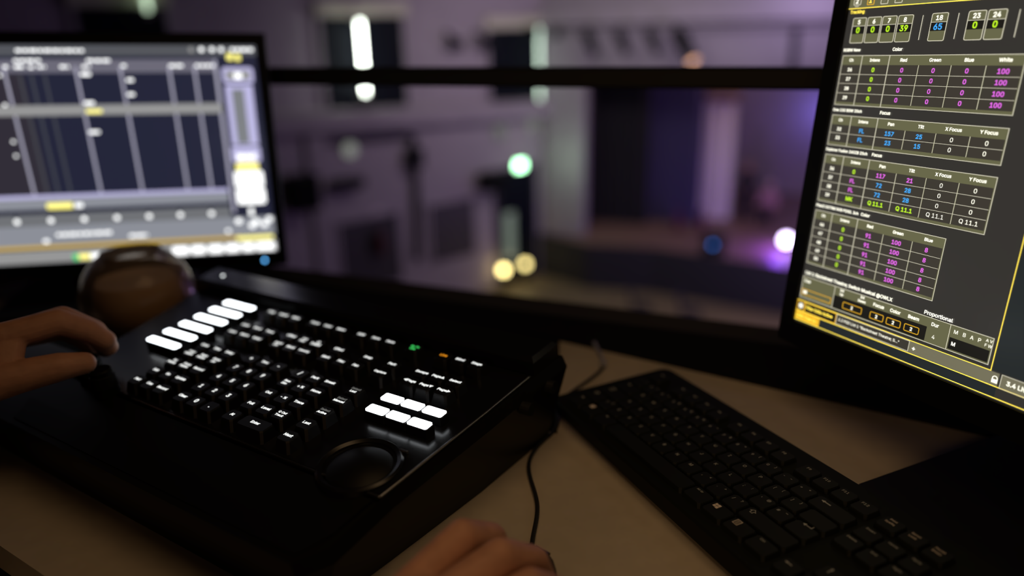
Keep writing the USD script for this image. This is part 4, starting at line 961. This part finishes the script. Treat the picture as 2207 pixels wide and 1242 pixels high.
sw = [MAN.hull_points(np.vstack([q(a, 0, 1.12) + _ball * .10 for a in (-.11, .11)] + [q(a, .02, .80) + _ball * .105 for a in (-.075, .075)])), MAN.hull_points(np.vstack([q(a, .02, .80) + _ball * .105 for a in (-.075, .075)] + [q(a, -.01, .60) + _ball * .115 for a in (-.085, .085)])),
      bone(q(-.16, 0, 1.16), .070, q(.16, 0, 1.16), .070)]
for a, b, c in ((shL, elL, LH['wrist']), (shR, elR, RH['wrist'])): sw += chain([a, b, lerp(b, c, .62)], [.067, .055, .042])
part(person, 'sweater', blend(sw, .025, 8), SLEEVE, smooth=True)
tr = [MAN.hull_points(np.vstack([q(a, -.02, .56) + _ball * .112 for a in (-.085, .085)] + [q(a, .02, .50) + _ball * .10 for a in (-.09, .09)]))]
for s in (-1, 1): tr += chain([q(.09 * s, 0, .53), q(.12 * s, .40, .52), q(.12 * s, .36, .12)], [.10, .072, .055])
part(person, 'trousers', blend(tr, .025, 8), JEANS, smooth=True)
part(person, 'hair', blend([bone(q(0, .01, 1.45), .084, q(0, -.01, 1.41), .082), bone(q(0, .05, 1.485), .05, q(0, -.02, 1.36), .07)], .015, 6), HAIRD, smooth=True)
for s in (-1, 1): part(person, 'shoe', blend(chain([q(.12 * s, .32, .04), q(.12 * s, .48, .035)], [.05, .037]), .015, 4), BLACK, smooth=True)
for f, m_ in ((LH['fingers'][0], 1), (LH['thumb'], 1)):
    d = f[-1] - f[-2]; d /= np.linalg.norm(d); up = np.array([0, -.45, .9]); n_ = up - d * (up @ d); n_ /= np.linalg.norm(n_); s_ = np.cross(d, n_)
    c = f[-1] + n_ * .0052 + d * .001
    part(person, 'fingernail', hull([c + d * a + s_ * b + n_ * e for a, b, e in ((-.005, -.0045, 0), (-.005, .0045, 0), (.005, -.004, -.001), (.005, .004, -.001), (0, 0, .0016), (.0065, 0, -.001), (-.004, 0, .0012))]), NAIL, smooth=True)
stl = thing('stool', (op[0], op[1], 0), 'black round stool under the operator, out of the picture', 'stool')
part(stl, 'seat', (lambda v, f: (v + q(0, -.02, .36), f))(*V(lathe([(0, 0), (.17, 0), (.18, .02), (.17, .05), (0, .055)], 28))), BLACK); part(stl, 'column', tube([q(0, -.02, .03), q(0, -.02, .2), q(0, -.02, .37)], .028, 12), STEEL); part(stl, 'foot', (lambda v, f: (v + q(0, -.02, 0), f))(*V(lathe([(0, 0), (.20, 0), (.20, .015), (.03, .04), (0, .04)], 28))), STEEL)


def performer(label, base, yaw, H, shirt, pants, hairm, crouch=False):
    """distant figure: body, top, trousers, hair, shoes"""
    c, s = math.cos(yaw), math.sin(yaw); F = Frame(base, (c, s, 0), (-s, c, 0), ZUP); k = H / 1.7; P = lambda x, y, z: F.p(x * k, y * k, z * k)
    dz = -.48 if crouch else 0.0; hy = -.12 if crouch else 0
    t = thing('person', base, label, 'person')
    B = [bone(P(0, hy, 1.55 + dz), .085 * k, P(0, hy + .02, 1.50 + dz), .075 * k), bone(P(0, hy, 1.44 + dz), .05 * k, P(0, hy, 1.36 + dz), .055 * k), bone(P(0, hy + .09, 1.53 + dz), .012 * k, P(0, hy + .10, 1.51 + dz), .014 * k)]
    tor = [MAN.hull_points(np.vstack([P(a, hy, 1.33 + dz) + _ball * .075 * k for a in (-.13, .13)] + [P(a, hy, .98 + dz) + _ball * .10 * k for a in (-.06, .06)]))]
    leg, shoe = [], []
    for sg in (-1, 1):
        knee = P(.12 * sg, .26, .48) if crouch else P(.10 * sg, .02, .50); ank = P(.12 * sg, -.02 if crouch else 0, .08); hip = P(.09 * sg, hy, .93 + dz)
        leg += chain([hip, knee, ank], [.085 * k, .062 * k, .045 * k]); shoe.append(chain([P(.12 * sg, -.02, .045), P(.12 * sg, .16, .04)], [.045 * k, .035 * k]))
        el = P(.27 * sg, hy + .06, 1.08 + dz); wr = P(.24 * sg, hy + .25, .98 + dz); hd = P(.22 * sg, hy + .34, .96 + dz)
        B += chain([P(.17 * sg, hy, 1.34 + dz), el, wr, hd], [.05 * k, .04 * k, .03 * k, .035 * k]); tor += chain([P(.16 * sg, hy, 1.34 + dz), el, lerp(el, wr, .7)], [.062 * k, .052 * k, .045 * k])
    part(t, 'body', blend(B + [bone(P(0, hy, 1.33 + dz), .07 * k, P(0, hy, 1.0 + dz), .08 * k)] + [x for x in leg], .035 * k, 5), SKIN, smooth=True)
    part(t, 'top', blend(tor, .04 * k, 4), shirt, smooth=True)
    part(t, 'trousers', blend([bone(P(-.07, hy, .95 + dz), .105 * k, P(.07, hy, .95 + dz), .105 * k)] + leg2(P, hy, dz, crouch, k), .04 * k, 4), pants, smooth=True)
    part(t, 'hair', blend([bone(P(0, hy - .02, 1.60 + dz), .085 * k, P(0, hy - .04, 1.50 + dz), .085 * k)], .03 * k, 3), hairm, smooth=True)
    for x in shoe: part(t, 'shoe', blend(x, .03 * k, 3), BLACK, smooth=True)


def leg2(P, hy, dz, crouch, k):
    o = []
    for sg in (-1, 1):
        knee = P(.12 * sg, .26, .48) if crouch else P(.10 * sg, .02, .50); ank = P(.12 * sg, -.02 if crouch else 0, .10); hip = P(.09 * sg, hy, .93 + dz)
        o += chain([hip, knee, ank], [.098 * k, .075 * k, .062 * k])
    return o


performer('person standing on the stage in dark clothes beside the pale drape', PW(5.15, SZ, -3.0), 2.6, 1.68, mat('black_shirt', (.02, .02, .025), .8), JEANS, mat('sandy_hair', (.28, .20, .13), .7))
performer('person crouching on the stage in a pink top, pale hair, near the floor lamp', PW(5.75, SZ, -2.6), 2.3, 1.66, mat('pink_shirt', (.50, .28, .30), .8), JEANS, mat('pale_hair', (.75, .62, .58), .7), crouch=True)
